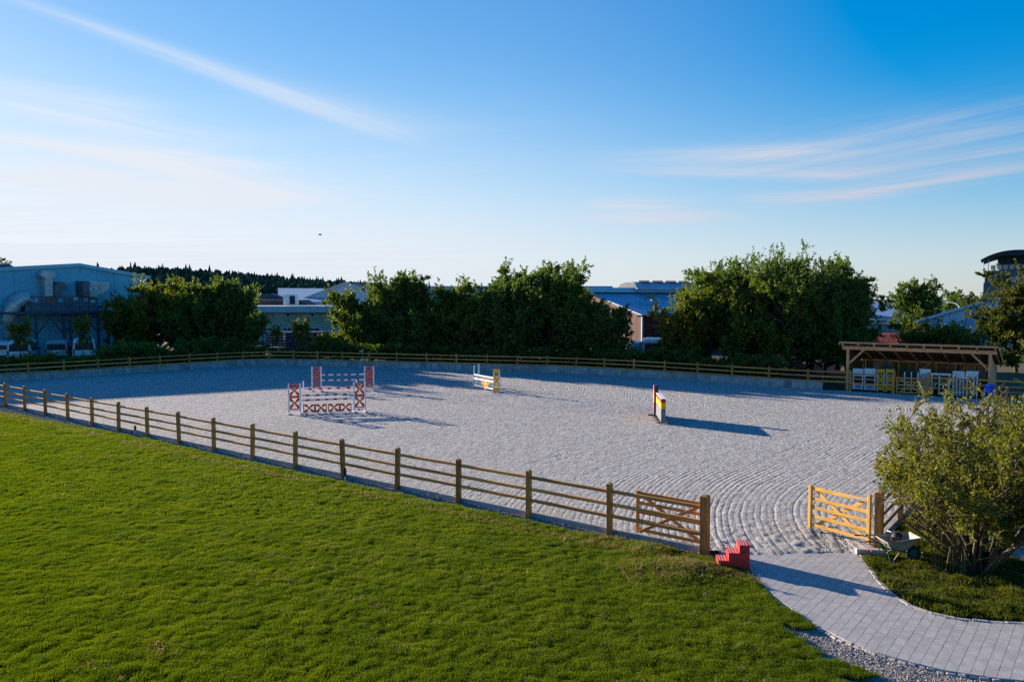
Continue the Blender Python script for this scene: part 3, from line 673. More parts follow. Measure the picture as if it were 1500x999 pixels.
# lawn: dense near the camera, thinner far off
x1, y1 = sample(lawn_poly, 215000, -16.5, 7, 11.6, 22); k = in_view(x1, y1); x1, y1 = x1[k], y1[k]
x2, y2 = sample(lawn_poly, 300000, -36, 4, 22, 52); k = in_view(x2, y2); x2, y2 = x2[k], y2[k]
gx, gy = np.concatenate([x1, x2]), np.concatenate([y1, y2])
cl = vnoise(gx, gy, 0.42, 51)*.22+vnoise(gx, gy, 1.3, 52)*.12+vnoise(gx, gy, .14, 53)*.5+.25*np.sin((gx*.55+gy*.83)*2*np.pi/1.1+2*vnoise(gx, gy, 3, 54))*(.5+.5*vnoise(gx, gy, 5, 55))
sc = np.clip(0.90+0.62*cl, .35, 1.6)*np.where(gy > 22, 1.25, 1.0)
keep = rng.uniform(size=gx.size) < np.clip(0.82+0.5*cl, .35, 1); gx, gy, sc = gx[keep], gy[keep], sc[keep]
TUFT = [tuft('grass_tuft', 20, .085, .028, .075, .007, .7, M['grass'], s) for s in (1, 2, 3)]
scatter('grass', np.stack([gx, gy, lawn_z(gx, gy)], 1), sc, TUFT, .25)
print('lawn tufts', len(gx))
vx, vy = sample(verge_poly, 60000, 7, 22, 14, 26); k = in_view(vx, vy, .1); vx, vy = vx[k], vy[k]
cl = vnoise(vx, vy, 0.35, 61)*.6+vnoise(vx, vy, 1.0, 62)*.4; keep = rng.uniform(size=vx.size) < np.clip(.62+.8*cl, .12, 1); vx, vy, cl = vx[keep], vy[keep], cl[keep]
VT = [tuft('verge_tuft', 14, .09, .03, .10, .014, 1.1, M['grass_v'], s) for s in (4, 5, 6)]
scatter('verge_grass', np.stack([vx, vy, verge_z(vx, vy)], 1), np.clip(.95+.7*cl, .4, 1.8), VT, .4)
# trodden edge with dry tufts by the gate post and along the gravel
ex, ey = [], []
for p_ in lump_pts+[G(900, 795, 0), G(870, 790, 0), G(1085, 850, 0), G(960, 850, 0)]:
    n_ = 130; ex.append(p_.x+rng.normal(0, .42, n_)); ey.append(p_.y+rng.normal(0, .26, n_))
t_ = rng.uniform(0, 45, 2600); o_ = -.95-np.abs(rng.normal(0, .22, 2600))-.012*t_; ex.append(O2.x+E1.x*t_+E2.x*o_); ey.append(O2.y+E1.y*t_+E2.y*o_)
fx_, fy_ = sample(lawn_poly, 60000, -30, 6, 11.8, 48); pk_ = (vnoise(fx_, fy_, 1.1, 81)+.6*vnoise(fx_, fy_, .35, 82)+.5*np.sin((fx_*.55+fy_*.83)*2*np.pi/1.1)) > rng.uniform(.55, 1.6, fx_.size); ex.append(fx_[pk_]); ey.append(fy_[pk_])
ex, ey = np.concatenate(ex), np.concatenate(ey); k = inside(lawn_poly, ex, ey) & in_view(ex, ey); ex, ey = ex[k], ey[k]
DT = [tuft('dry_tuft', 12, .08, .03, .11, .007, 1.2, M['straw'], s) for s in (7, 8)]
scatter('dry_grass', np.stack([ex, ey, lawn_z(ex, ey)], 1), rng.uniform(.5, 1.3, ex.size), DT, .6)
# gravel
PEB = [pebble('gravel_stone', s, M['stone']) for s in range(5)]
strip = [tuple(loc2(58, -1.3)), tuple(loc2(58, .06)), tuple(loc2(-.4, .06)), tuple(loc2(-.3, -.5)), tuple(loc2(6, -.75)), tuple(loc2(20, -1.0))]
a_, b_ = rng.uniform(-.3, 54, 90000), rng.uniform(-1.25, .06, 90000)
sx_, sy_ = O2.x+E1.x*a_+E2.x*b_, O2.y+E1.y*a_+E2.y*b_
k = (~inside(lawn_poly, sx_, sy_)) & in_view(sx_, sy_); sx_, sy_ = sx_[k], sy_[k]
x3, y3 = sample(gravel_poly, 330000, 3.8, 11, 11.8, 18); k = (~inside(lawn_poly, x3, y3)) & (~inside(path_poly, x3, y3)) & in_view(x3, y3); x3, y3 = x3[k], y3[k]
px_, py_ = np.concatenate([sx_, x3]), np.concatenate([sy_, y3])
hz_ = .010*vnoise(px_, py_, .5, 71)+.008*vnoise(px_, py_, .2, 72)
size = rng.gamma(2.2, .0032, px_.size)+.0045
scatter('gravel', np.stack([px_, py_, hz_+.002], 1), size, PEB, 3.1)
print('stones', len(px_))

# ================================================================== BUILDINGS BEHIND THE ARENA
M['b1wall'] = mat('blue_grey_cladding', (0.15, 0.47, 0.60), (0.12, 0.40, 0.53), 0.6, 0.5, 6, 0.05, rnd=.05)
M['b1trim'] = mat('pale_blue_trim', (0.24, 0.53, 0.64), (0.20, 0.48, 0.59), 0.5, 1.0)
M['steel'] = mat('dark_steel', (0.06, 0.085, 0.12), (0.045, 0.06, 0.09), 0.5, 3.0)
M['duct'] = mat('duct_metal', (0.46, 0.50, 0.52), (0.34, 0.38, 0.40), 0.4, 2.0, metal=.3)
M['duct_dark'] = mat('duct_dark', (0.12, 0.14, 0.17), (0.09, 0.10, 0.12), 0.5, 2.0)
M['gal_floor'] = mat('gallery_board', (0.13, 0.17, 0.21), (0.09, 0.12, 0.15), 0.7, 1.0)
M['roof_blue'] = mat('blue_grey_roofing', (0.28, 0.42, 0.55), (0.23, 0.36, 0.48), 0.6, 0.6, 6, 0.05)
M['roof_dk'] = mat('slate_roofing', (0.10, 0.11, 0.13), (0.075, 0.085, 0.10), 0.7, 0.8)
M['roof_brown'] = mat('brown_roofing', (0.17, 0.11, 0.085), (0.12, 0.08, 0.065), 0.75, 1.0)
M['beige'] = mat('beige_render', (0.58, 0.49, 0.36), (0.50, 0.42, 0.31), 0.85, 0.8, 6, 0.05)
M['fascia'] = mat('fascia_metal', (0.48, 0.53, 0.57), (0.42, 0.47, 0.51), 0.5, 1.0)
M['wclad'] = mat('white_cladding', (0.60, 0.62, 0.66), (0.53, 0.55, 0.59), 0.55, 0.8, rnd=.04)
M['red_clad'] = mat('red_cladding', (0.080, 0.011, 0.012), (0.055, 0.008, 0.009), 0.7, 0.8, rnd=.12)
M['rust'] = mat('ridge_flap', (0.16, 0.11, 0.08), (0.11, 0.08, 0.06), 0.7, 2)
M['teal'] = mat('pale_green_wall', (0.34, 0.42, 0.40), (0.27, 0.35, 0.34), 0.8, 0.8, rnd=.05)
M['tile'] = mat('red_clay_tile', (0.26, 0.055, 0.035), (0.17, 0.035, 0.025), 0.75, 4, rnd=.18)
M['lblue'] = mat('light_blue_cladding', (0.46, 0.64, 0.77), (0.41, 0.58, 0.71), 0.55, 0.8, rnd=.04)
M['lblue_d'] = mat('mid_blue_cladding', (0.22, 0.42, 0.62), (0.19, 0.37, 0.56), 0.55, 0.8)
M['tower'] = mat('tower_panel', (0.09, 0.125, 0.165), (0.07, 0.10, 0.135), 0.5, 0.4, rnd=.06)
M['tower_roof'] = mat('tower_roof_metal', (0.028, 0.045, 0.06), (0.02, 0.032, 0.045), 0.8, 1.0, spec=.1)
M['sill_w'] = mat('white_blind', (0.62, 0.62, 0.62), (0.55, 0.55, 0.55), 0.6, 2)

class Front:
    """a facade standing on a real ground line A + s*dir; pixels are traced onto that plane once to measure it"""
    def __init__(s, A, ang): s.A = Vector(A[:2]); s.ang = ang; s.d = Vector((math.cos(ang), math.sin(ang)))
    def sz(s, px, py):
        r = pix_dir(px, py); t = (s.A.x*s.d.y-s.A.y*s.d.x)/(r.x*s.d.y-r.y*s.d.x)
        p = Vector((r.x*t, r.y*t)); return ((p-s.A).dot(s.d), CAM_H+r.z*t)
    def rect(s, x0, y0, x1, y1):
        a, b = s.sz(x0, y0), s.sz(x1, y1); return a[0], b[1], b[0], a[1]       # s0, z0(bottom), s1, z1(top)
    def thing(s, name, label, cat, group=None): return thing(name, label, cat, (s.A.x, s.A.y, 0), s.ang, group)
def strips(parent, name, m, poly_top, s0, s1, zb, n, y0=0.0, th=0.12, gap=0.03):
    """wall of n upright panels between s0 and s1; poly_top(s) gives the eave height"""
    for k in range(n):
        a = s0+(s1-s0)*k/n+gap/2; b = s0+(s1-s0)*(k+1)/n-gap/2
        MB().prism([(a, zb), (b, zb), (b, poly_top(b)), (a, poly_top(a))], 'y', y0, y0+th).build(name, m, parent)
def window(parent, s0, z0, s1, z1, y=0.0, frame=M['sill_w'], pane=None, fw=0.09, mull=0, dep=.06):
    pane = pane or M['glass']
    mb = MB()
    mb.box(((s0+s1)/2, y-dep/2, z1-fw/2), (s1-s0, dep, fw)).box(((s0+s1)/2, y-dep/2, z0+fw/2), (s1-s0, dep, fw))
    xs = [s0+fw/2, s1-fw/2]+[s0+(s1-s0)*(k+1)/(mull+1) for k in range(mull)]
    for x in xs: mb.box((x, y-dep/2, (z0+z1)/2), (fw, dep, z1-z0-2*fw-.004))
    w = mb.build('window', frame, parent)
    MB().box(((s0+s1)/2, y-.012, (z0+z1)/2), (s1-s0-2*fw+.01, .02, z1-z0-2*fw+.01)).build('pane', pane, w)
    return w

# ---- blue-grey hall at the left edge with ducts and a steel gallery
F1 = Front((-48.5, 76), R(52)); b1 = F1.thing('industrial_hall', 'blue-grey clad hall with ducts and a steel gallery at the left edge', 'hall')
ap = F1.sz(115, 386.5); er = F1.sz(215, 404); el = F1.sz(0, 392.5); sl_l = (ap[1]-el[1])/(ap[0]-el[0]); sl_r = (ap[1]-er[1])/(er[0]-ap[0])
b1_left = -17.0
def b1top(s): return ap[1]-sl_l*(ap[0]-s) if s < ap[0] else ap[1]-sl_r*(s-ap[0])
strips(b1, 'wall_panel', M['b1wall'], lambda s: b1top(s)-.3, b1_left, ap[0], 0.2, 8)
strips(b1, 'wall_panel', M['b1wall'], lambda s: b1top(s)-.3, ap[0], er[0], 0.2, 4)
mb = MB(); pr = [(b1_left, .2), (b1_left, b1top(b1_left)-.3), (ap[0], ap[1]-.3), (er[0]-.02, er[1]-.3), (er[0]-.02, .2)]
mb.prism(pr, 'y', .15, 26).build('hall_body', M['b1wall'], b1)
mb = MB(); mb.prism([(b1_left, b1top(b1_left)-.3), (ap[0], ap[1]-.3), (er[0]+.3, er[1]-.35), (er[0]+.3, er[1]), (ap[0], ap[1]+.05), (b1_left, b1top(b1_left)+.05)], 'y', -.25, 26).build('roof', M['b1trim'], b1)
s_, z_ = F1.sz(24, 389); MB().lathe([(1.0, 0), (1.0, .25), (.8, .5), (.45, .7), (0.02, .78)], 12, (s_, 3.0, z_-.5)).build('roof_dome', M['roof_dk'], b1)
s0, z0, s1, z1 = F1.rect(30, 434, 136, 458)
MB().box(((s0+s1)/2, -1.3, z0+.1), (s1-s0+4.2, 2.4, .22)).build('gallery_floor', M['steel'], b1)
MB().box(((s0+s1)/2, -.55, (z0+z1)/2+.1), (s1-s0, .9, z1-z0-.2)).build('gallery_casing', M['gal_floor'], b1)
for k in range(11):
    x = s0+(s1-s0+2)*k/10; MB().bar((x, -2.44, z0+.2), (x, -2.44, z0+1.35), .05, .05).build('railing_post', M['steel'], b1)
for zz_ in (.65, 1.0, 1.35): MB().bar((s0, -2.44, z0+zz_), (s1+2, -2.44, z0+zz_), .045, .045, Vector((0, 1, 0))).build('railing_bar', M['steel'], b1)
for (px, py) in ((38, 440), (46, 440), (66, 441), (82, 440), (104, 438), (119, 439), (129, 441)):
    s_, z_ = F1.sz(px, py); MB().box((s_, -1.03, z_), (.42, .06, .35)).build('gallery_lamp' if px % 2 else 'gallery_box', M['fascia'] if px != 66 else M['jump_red'], b1)
for px in (40, 80, 90, 130, 144):
    s_, _ = F1.sz(px, 480); MB().box((s_, -2.1, z0/2+.2), (.22, .22, z0-.4)).build('gallery_leg', M['steel'], b1)
    for sg in (-1, 1): MB().bar((s_+sg*.12, -2.1, z0-1.9), (s_+sg*1.5, -2.1, z0-.05), .12, .12).build('gallery_brace', M['steel'], b1)
for pz in (.9, 1.9): 
    a, _ = F1.sz(80, 480); b, _ = F1.sz(90, 480); MB().bar((a, -2.1, pz), (b, -2.1, pz), .1, .1).build('gallery_tie', M['steel'], b1)
s0, z0, s1, z1 = F1.rect(58, 409, 70, 434)
mb = MB().box(((s0+s1)/2, -.7, (z0+z1)/2), (s1-s0, 1.0, z1-z0))
for k in range(6): mb.box(((s0+s1)/2, -.7, z0+(z1-z0)*(k+.5)/6), (s1-s0+.08, 1.08, .07))
mb.build('vent_duct', M['duct'], b1)
s0, z0, s1, z1 = F1.rect(50, 397, 74, 409.3)
MB().prism([(s0+.5, z0), (s1-.55, z0), (s1, z0+(z1-z0)*.45), (s1-.3, z1), (s0+.35, z1), (s0, z0+(z1-z0)*.5)], 'y', -1.35, -.1).build('duct_hood', M['duct'], b1)
s0, z0, s1, z1 = F1.rect(70.6, 413, 91, 434)
MB().prism([(s0, z0), (s1-.9, z0), (s1, z0+.9), (s1, z1-.5), (s1-.5, z1), (s0+.4, z1), (s0, z1-.4)], 'y', -1.5, -.05).build('fan_housing', M['duct_dark'], b1)
s0, z0, s1, z1 = F1.rect(110, 412, 120, 434); MB().box(((s0+s1)/2, -.9, (z0+z1)/2), (s1-s0, 1.7, z1-z0)).build('fan_housing', M['duct_dark'], b1)
s0, z0, s1, z1 = F1.rect(120.4, 412.4, 133, 435)
c = MB().box(((s0+s1)/2, -.8, (z0+z1)/2), (s1-s0, 1.5, z1-z0)).build('vent_duct', M['duct'], b1)
MB().bar((s0+.1, -1.57, z0+.1), (s1-.1, -1.57, z1-.1), .06, .05, Vector((0, 1, 0))).build('stiffener', M['fascia'], c)
MB().bar((s0+.1, -1.6, z1-.1), (s1-.1, -1.6, z0+.1), .06, .05, Vector((0, 1, 0))).build('stiffener', M['fascia'], c)
s0, z0, s1, z1 = F1.rect(133.4, 413.5, 152, 424)
c = MB().prism([(s0, z0-.5), (s0+.5, z0-.5), (s0+1.2, z0), (s1, z0), (s1, z1), (s0, z1)], 'y', -1.2, -.06).build('vent_duct', M['duct'], b1)
for k in range(2):
    a, b = s0+.3+(s1-s0-.4)*k/2, s0+.2+(s1-s0-.4)*(k+1)/2
    MB().bar((a, -1.23, z0+.06), (b, -1.23, z1-.06), .06, .05, Vector((0, 1, 0))).build('stiffener', M['fascia'], c)
a = F1.sz(12, 495); b = F1.sz(12, 447); e = F1.sz(34, 437)
arc = [(a[0], -.9, a[1]), (a[0], -.9, b[1]-.7)]+[(a[0]+1.4*(1-math.cos(t)), -.9, b[1]-.7+1.4*math.sin(t)) for t in (.4, .8, 1.2, 1.57)]+[(e[0], -.9, b[1]+.7)]
MB().tube(arc, .72, 14).build('bent_duct', M['duct'], b1, True)

# ---- beige office with pale fascia and white gabled hall behind it
F2 = Front((-34.0, 104), R(2)); b2 = F2.thing('office_building', 'beige flat-roofed office with a pale blue fascia and window rows behind the tree gap', 'building')
l, _ = F2.sz(300, 450); r_, _ = F2.sz(520, 450); _, zt = F2.sz(430, 448.5); _, zf = F2.sz(430, 457.5)
MB().box(((l+r_)/2, 5, zf/2+.1), (r_-l, 10, zf-.2)).build('wall', M['beige'], b2)
for k in range(10):
    a, b = l-.6+(r_-l+1.2)*k/10, l-.6+(r_-l+1.2)*(k+1)/10-.03
    MB().box(((a+b)/2, 4.7, (zt+zf)/2), (b-a, 12, zt-zf)).build('fascia_panel', M['fascia'], b2)
for x0, x1, xp in ((403, 427, 419), (446, 468, 454)):
    s0, z0, s1, z1 = F2.rect(x0, 457.8, x1, 464.5); MB().box(((s0+s1)/2, -.05, (z0+z1)/2-.03), (s1-s0, .1, z1-z0)).build('window_surround', M['sill_w'], b2)
    s0, z0, s1, z1 = F2.rect(xp, 458.2, xp+7, 463.8); window(b2, s0, z0, s1, z1, -.1)
for x0, x1 in ((414, 427.5), (450, 469), (385, 398)):
    s0, z0, s1, z1 = F2.rect(x0, 480, x1, 488); window(b2, s0, z0, s1, z1, 0, mull=1)
s0, z0, s1, z1 = F2.rect(409, 434, 427, 449.2); MB().box(((s0+s1)/2, 3, (z0+z1)/2+.2), (s1-s0, 2, z1-z0)).build('roof_unit', M['white'], b2)
s0, z0, s1, z1 = F2.rect(419, 436, 427, 448); MB().box(((s0+s1)/2, 1.95, (z0+z1)/2+.2), (s1-s0, .12, z1-z0)).build('roof_unit_grille', M['dark'], b2)
F2b = Front((-34, 116), R(2)); b2b = F2b.thing('roof_building', 'low building with brown ribbed roof and slate slope behind the beige office', 'building')
a = F2b.sz(350, 447); b = F2b.sz(372, 441); c = F2b.sz(440, 441.5); d = F2b.sz(452, 448)
MB().prism([(a[0], .3), (a[0], a[1]), (b[0], b[1]+.2), (c[0], c[1]+.2), (d[0], d[1]), (d[0], .3)], 'y', 0, 6).build('brown_roof', M['roof_brown'], b2b)
for k in range(14): s_ = a[0]+(d[0]-a[0])*(k+.5)/14; MB().box((s_, -.03, 5.2), (.12, .1, .7)).build('roof_rib', M['rust'], b2b)
a = F2b.sz(345, 431); b = F2b.sz(378, 429.5); c = F2b.sz(408, 440.5); d = F2b.sz(345, 440.5)
MB().prism([a, b, c, d], 'y', 6, 9).build('slate_gable', M['roof_dk'], b2b)
F2c = Front((-36, 128), R(2)); b2c = F2c.thing('blue_roof_hall', 'hall with a bright blue roof slope between the tree groups left of the white gable', 'hall')
a = F2c.sz(374, 430); b = F2c.sz(470, 430.5); c = F2c.sz(470, 442); d = F2c.sz(408, 442)
MB().add([(a[0], 14, a[1]+1.0), (b[0], 14, b[1]+1.0), (c[0], 0, c[1]), (d[0], 0, d[1])], [(0, 3, 2, 1)]).add([(d[0], .02, d[1]-.02), (c[0], .02, c[1]-.02), (c[0], .02, .3), (d[0], .02, .3)], [(0, 1, 2, 3)]).build('roof', M['roof_blue'], b2c)
F3 = Front((-34, 132), R(2)); b3 = F3.thing('white_gable_hall', 'white clad gable hall with blue roof and row of humped roof vents', 'hall')
gl = F3.sz(430, 444); ga = F3.sz(507, 415); gr = F3.sz(575, 441)
def gtop(s): return gl[1]+(ga[1]-gl[1])*(s-gl[0])/(ga[0]-gl[0]) if s < ga[0] else gr[1]+(ga[1]-gr[1])*(gr[0]-s)/(gr[0]-ga[0])
strips(b3, 'wall_panel', M['wclad'], gtop, gl[0], ga[0], .3, 9, 0, .15, .04); strips(b3, 'wall_panel', M['wclad'], gtop, ga[0], gr[0], .3, 8, 0, .15, .04)
mb = MB(); e = .25
for (p_, q_) in ((gl, ga), (ga, gr)): mb.prism([(p_[0], p_[1]), (q_[0], q_[1]), (q_[0], q_[1]+e), (p_[0], p_[1]+e)], 'y', -.3, .5)
mb.build('verge_trim', M['wclad'], b3)
# long blue roof running right behind the hedge, ridge parallel to the picture
ra = F3.sz(508, 415.5); rb = F3.sz(660, 419); rc = F3.sz(690, 432)
MB().prism([(0, 4), (14, 9.1), (28, 4), (28, .3), (0, .3)], 'x', ra[0], rc[0]+26).build('long_roof', M['roof_blue'], b3).location = (0, .6, -.9)
for px in (502, 521, 547, 564):
    s_, z_ = F3.sz(px, 413.5); w = .95
    MB().prism([(s_-w, z_-1.0), (s_+w, z_-1.0), (s_+w*.8, z_-.3), (s_+w*.35, z_+.05), (s_-w*.4, z_+.05), (s_-w*.85, z_-.3)], 'y', 13.5, 16).build('roof_vent', M['duct_dark'], b3)
s_, z_ = F3.sz(480, 437); MB().tube([(s_, -.5, z_-1), (s_, -.5, z_+.7)], .22, 10).build('chimney_pipe', M['duct'], b3)
s0, z0, s1, z1 = F3.rect(474, 441, 482.5, 449); MB().box(((s0+s1)/2, -.5, (z0+z1)/2), (s1-s0, .8, z1-z0)).build('chimney_base', M['rust'], b3)

# ---- red hall with blue roof on the right of the hedge
cA = P(941, 463, 84); F4 = Front((cA.x, cA.y), R(27)); b4 = F4.thing('red_hall', 'dark red clad hall with a blue-grey roof between the hedge and the big tree', 'hall')
ze = cA.z; Ln = 26.0; Wd = 20.0
dl = Vector((math.cos(F4.ang), math.sin(F4.ang)))
MB().box((Ln/2, Wd/2, ze/2), (Ln-.3, Wd-.3, ze-.02)).build('hall_body', M['red_clad'], b4)
strips(b4, 'wall_panel', M['red_clad'], lambda s: ze-.05, 0.12, Ln, .2, 20, -.02, .1, .05)
zr = 6.75
mb = MB(); mb.prism([(-.5, ze-.02), (Wd/2, zr-.12), (Wd+.5, ze-.02), (Wd+.5, ze+.13), (Wd/2, zr+.03), (-.5, ze+.13)], 'x', -.4, Ln+2).build('roof', M['roof_blue'], b4)
for k in range(20):      # gable end boards facing the trees on the left
    y0, y1 = Wd*k/20+.02, Wd*(k+1)/20-.02; zt_ = lambda y: ze-.06+(zr-ze)*(1-abs(y-Wd/2)/(Wd/2))
    MB().prism([(y0, .2), (y1, .2), (y1, zt_(y1)), (y0, zt_(y0))], 'x', .0, .12).build('gable_board', M['red_clad'], b4)
MB().box((-.06, -.05, ze/2), (.16, .16, ze-.1)).build('corner_trim', M['fascia'], b4)
MB().box((Ln/2, -.62, ze+.02), (Ln+2.4, .18, .16)).build('gutter', M['dark'], b4)
MB().box((Ln/2+1, Wd/2, zr+.25), (Ln+6, 2.4, .55)).build('ridge_monitor', M['b1trim'], b4)
mon = []
for k in range(9): t = -1+2*k/8; mon.append((Wd/2+t*1.9, zr+.5+.75*math.sqrt(max(0, 1-t*t*.92))))
MB().prism([(Wd/2-1.9, zr+.3)]+mon+[(Wd/2+1.9, zr+.3)], 'x', 5.2, Ln+2.5).build('barrel_rooflight', M['roof_blue'], b4, False); MB().prism([(Wd/2-1.8, zr+.54)]+[(y_, z_-.06) for y_, z_ in mon]+[(Wd/2+1.8, zr+.54)], 'x', 5.12, 5.19).build('rooflight_end_shade', M['roof_dk'], b4)  # dark plate added over the sunlit barrel end, standing for its dark opening
for k in range(5): MB().bar((6.6+2.0*k, Wd/2-1.3, zr+1.20), (8.0+2.0*k, Wd/2+.6, zr+1.42), 1.25, .06).build('vent_flap', M['rust'], b4)
MB().bar((5.5, Wd/2-1.8, zr-.40), (11.5, 3, ze+.92), .09, .06).build('lightning_strip', M['rust'], b4)
s_, z_ = F4.sz(979, 445)
MB().lathe([(.28, -1.3), (.28, -.35), (.62, .05), (.62, .25), (.35, .55), (.05, .6)], 14, (s_+.5, 3, z_+.05)).build('roof_cowl', M['duct'], b4, True)
MB().box((5.0, -1.6, 2.05), (4.6, 3.0, .12), Matrix.Rotation(R(7), 4, 'X')).build('canopy', M['fascia'], b4)

# ---- pale green hall, tiled roof, light blue hall and tower on the right
F5 = Front(P(1290, 500, 98), R(-4)); b5 = F5.thing('green_hall', 'pale green low hall with blue roof beside the big tree on the right', 'hall')
l, _ = F5.sz(1200, 470); r_, zt = F5.sz(1335, 474.5)
strips(b5, 'wall_panel', M['teal'], lambda s: zt, l, r_, .2, 9, 0, .15, .05)
MB().box(((l+r_)/2, 6, zt/2), (r_-l-.1, 11.6, zt-.1)).build('hall_body', M['teal'], b5)
_, z0 = F5.sz(1290, 475); _, z1 = F5.sz(1290, 465); MB().box(((l+r_)/2, -.1, (z0+z1)/2), (r_-l+.4, .5, z1-z0)).build('fascia_panel', M['sill_w'], b5)
_, zr2 = F5.sz(1290, 446.5); MB().prism([(-.5, z1+.01), (9, zr2+.25), (18, z1+.01), (18, z1-.2), (-.3, z1-.2)], 'x', l-.3, r_+.3).build('roof', M['roof_blue'], b5)
for px in (1289, 1316):
    s_, _ = F5.sz(px, 480); _, a = F5.sz(px, 485); _, b = F5.sz(px, 476); MB().box((s_, -.03, (a+b)/2), (.24, .08, b-a)).build('wall_slot', M['dark'], b5)
    MB().box((s_, -.03, a-.22), (.26, .08, .4)).build('wall_plate', M['white'], b5)
for k, px in enumerate((1272, 1281, 1296, 1305)):
    s_, z_ = F5.sz(px, 446.5); MB().prism([(s_-.75, z_-.5), (s_+.75, z_-.5), (s_+.55, z_), (s_, z_+.22), (s_-.55, z_)], 'y', 8, 9.6).build('roof_vent', M['fascia'], b5)
F6 = Front(P(1300, 502, 66), R(-12)); b6 = F6.thing('tiled_outbuilding', 'small outbuilding with red clay tile roof behind the wooden shed', 'outbuilding')
l, ze6 = F6.sz(1267, 504); r_, _ = F6.sz(1334, 504); _, zt6 = F6.sz(1300, 493); dep = 3.2
MB().box(((l+r_)/2, dep, ze6/2), (r_-l-.4, 2*dep-.5, ze6-.1)).build('wall', M['clad_wood'], b6)
zt6 += .10*dep/66*10
cols_, rows_ = 20, 6
for c_ in range(cols_):
    for rr in range(rows_):
        t0, t1 = rr/rows_, (rr+1)/rows_+.04
        x = l+(r_-l)*(c_+.5)/cols_; w = (r_-l)/cols_*.5
        y0, y1 = -.35+(dep+.35)*t0, -.35+(dep+.35)*t1; za, zb = ze6-.05+(zt6-ze6)*t0+.07, ze6-.05+(zt6-ze6)*t1+.03
        sh = [(-1, 0), (-.55, .075), (0, .10), (.55, .075), (1, 0)]
        MB().add([(x+w*u*.98, y0, za+h_) for u, h_ in sh]+[(x+w*u*.98, y1, zb+h_) for u, h_ in sh]+[(x+w*u*.98, y0, za+h_-.05) for u, h_ in sh], [(k, k+1, k+6, k+5) for k in range(4)]+[(k+10, k+11, k+1, k) for k in range(4)]).build('roof_tile', M['tile'], b6)
MB().prism([(-.3, ze6-.06), (dep, zt6-.04), (2*dep+.3, ze6-.06), (2*dep+.3, ze6-.14), (-.3, ze6-.14)], 'x', l, r_).build('roof_deck', M['tile'], b6)
F7 = Front(P(1400, 500, 84), R(-34)); b7 = F7.thing('light_blue_hall', 'light blue gabled hall with a darker stripe rising behind the shed shrubs', 'hall')
p0 = F7.sz(1345, 470.5); p1_ = F7.sz(1465, 435); slp = (p1_[1]-p0[1])/(p1_[0]-p0[0])
sA, _ = F7.sz(1413.5, 480); sB, _ = F7.sz(1433.5, 480); apx = p1_[0]+6.0; end = apx+14
def t7(s): return p0[1]+slp*(min(s, 2*apx-s)-p0[0])-.18
strips(b7, 'wall_panel', M['lblue'], t7, p0[0], sA, .2, 3, 0, .15, .04); strips(b7, 'wall_panel', M['lblue_d'], t7, sA, sB, .2, 1, 0, .15, .04)
strips(b7, 'wall_panel', M['lblue'], t7, sB, apx, .2, 4, 0, .15, .04); strips(b7, 'wall_panel', M['lblue'], t7, apx, end, .2, 6, 0, .15, .04)
pol = [(p0[0]-.35, t7(p0[0])-.05), (apx, t7(apx)), (end, t7(end)), (end, t7(end)+.3), (apx, t7(apx)+.3), (p0[0]-.35, t7(p0[0])+.22)]
MB().prism(pol, 'y', -.35, 24).build('roof', M['lblue'], b7)
MB().prism([(p0[0]+.1, .2), (p0[0]+.1, t7(p0[0])-.1), (apx, t7(apx)-.1), (end-.1, t7(end)-.1), (end-.1, .2)], 'y', .16, 22).build('hall_body', M['lblue'], b7)
for x0, x1 in ((1347, 1367), (1370, 1412)):
    s0, z0, s1, z1 = F7.rect(x0, 470.5, x1, 499)
    w = MB().box(((s0+s1)/2, -.03, z1-.06), (s1-s0, .08, .12))
    for t in ([0, 1] if x0 < 1360 else [0, .82, 1]): w.box((s0+(s1-s0)*t, -.03, (z0+z1)/2-.08), (.12, .08, z1-z0-.17))
    w.build('door_frame', M['lblue_d'], b7)
F8 = Front(P(1440, 430, 175), R(-33)); b8 = F8.thing('office_tower', 'dark blue-grey office tower with curved roof at the right edge', 'tower')
_, ztw = F8.sz(1445, 396.5); W8 = 26.0
mb = MB().box((W8/2, 8, ztw/2), (W8-.4, 15.6, ztw-.4)).build('tower_core', M['tower'], b8)
nfl = 6; zs8 = [0.2]+[F8.sz(1445, y)[1] for y in (430, 414.2, 405.2, 396.6)]
_, wa = F8.sz(1445, 414); _, wb = F8.sz(1445, 406)
for k in range(8): a = W8*k/8; MB().box((a+W8/16, 0.0, (wb+ztw)/2), (W8/8-.05, .3, ztw-wb)).build('facade_panel', M['tower'], b8)
for k in range(8): a = W8*k/8; MB().box((a+W8/16, 0.0, wa/2), (W8/8-.05, .3, wa-.1)).build('facade_panel', M['tower'], b8)
for grp in (0, 1, 2):
    for k in range(4 if grp == 0 else 3):
        s0 = F8.sz(1447.2+k*5.9+grp*31, 410)[0]; MB().box((s0+.4, -.02, (wa+wb)/2), (.80, .1, wb-wa-.1)).build('window', M['glass_lt'], b8)
for k in range(8):
    _, a = F8.sz(1445, 436); MB().box((W8*(k+.5)/8, -.17, a-1.2), (1.6, .06, 1.1)).build('window', M['glass_lt'], b8)
_, g0 = F8.sz(1445, 396); _, g1 = F8.sz(1445, 387.5)
MB().box((W8/2+1, 4.6, (g0+g1)/2), (W8-3.5, 7, g1-g0-.02)).build('penthouse', M['tower'], b8)
for k in range(11):
    s0 = F8.sz(1451, 392)[0]+k*1.16; MB().box((s0+.45, 1.06, (g0+g1)/2), (.86, .1, (g1-g0)*.72)).build('penthouse_window', M['sill_w'] if k in (0, 1, 5) else M['glass_lt'], b8)
_, r0 = F8.sz(1441, 381); _, r1 = F8.sz(1490, 366.6); lft = F8.sz(1437.5, 381)[0]
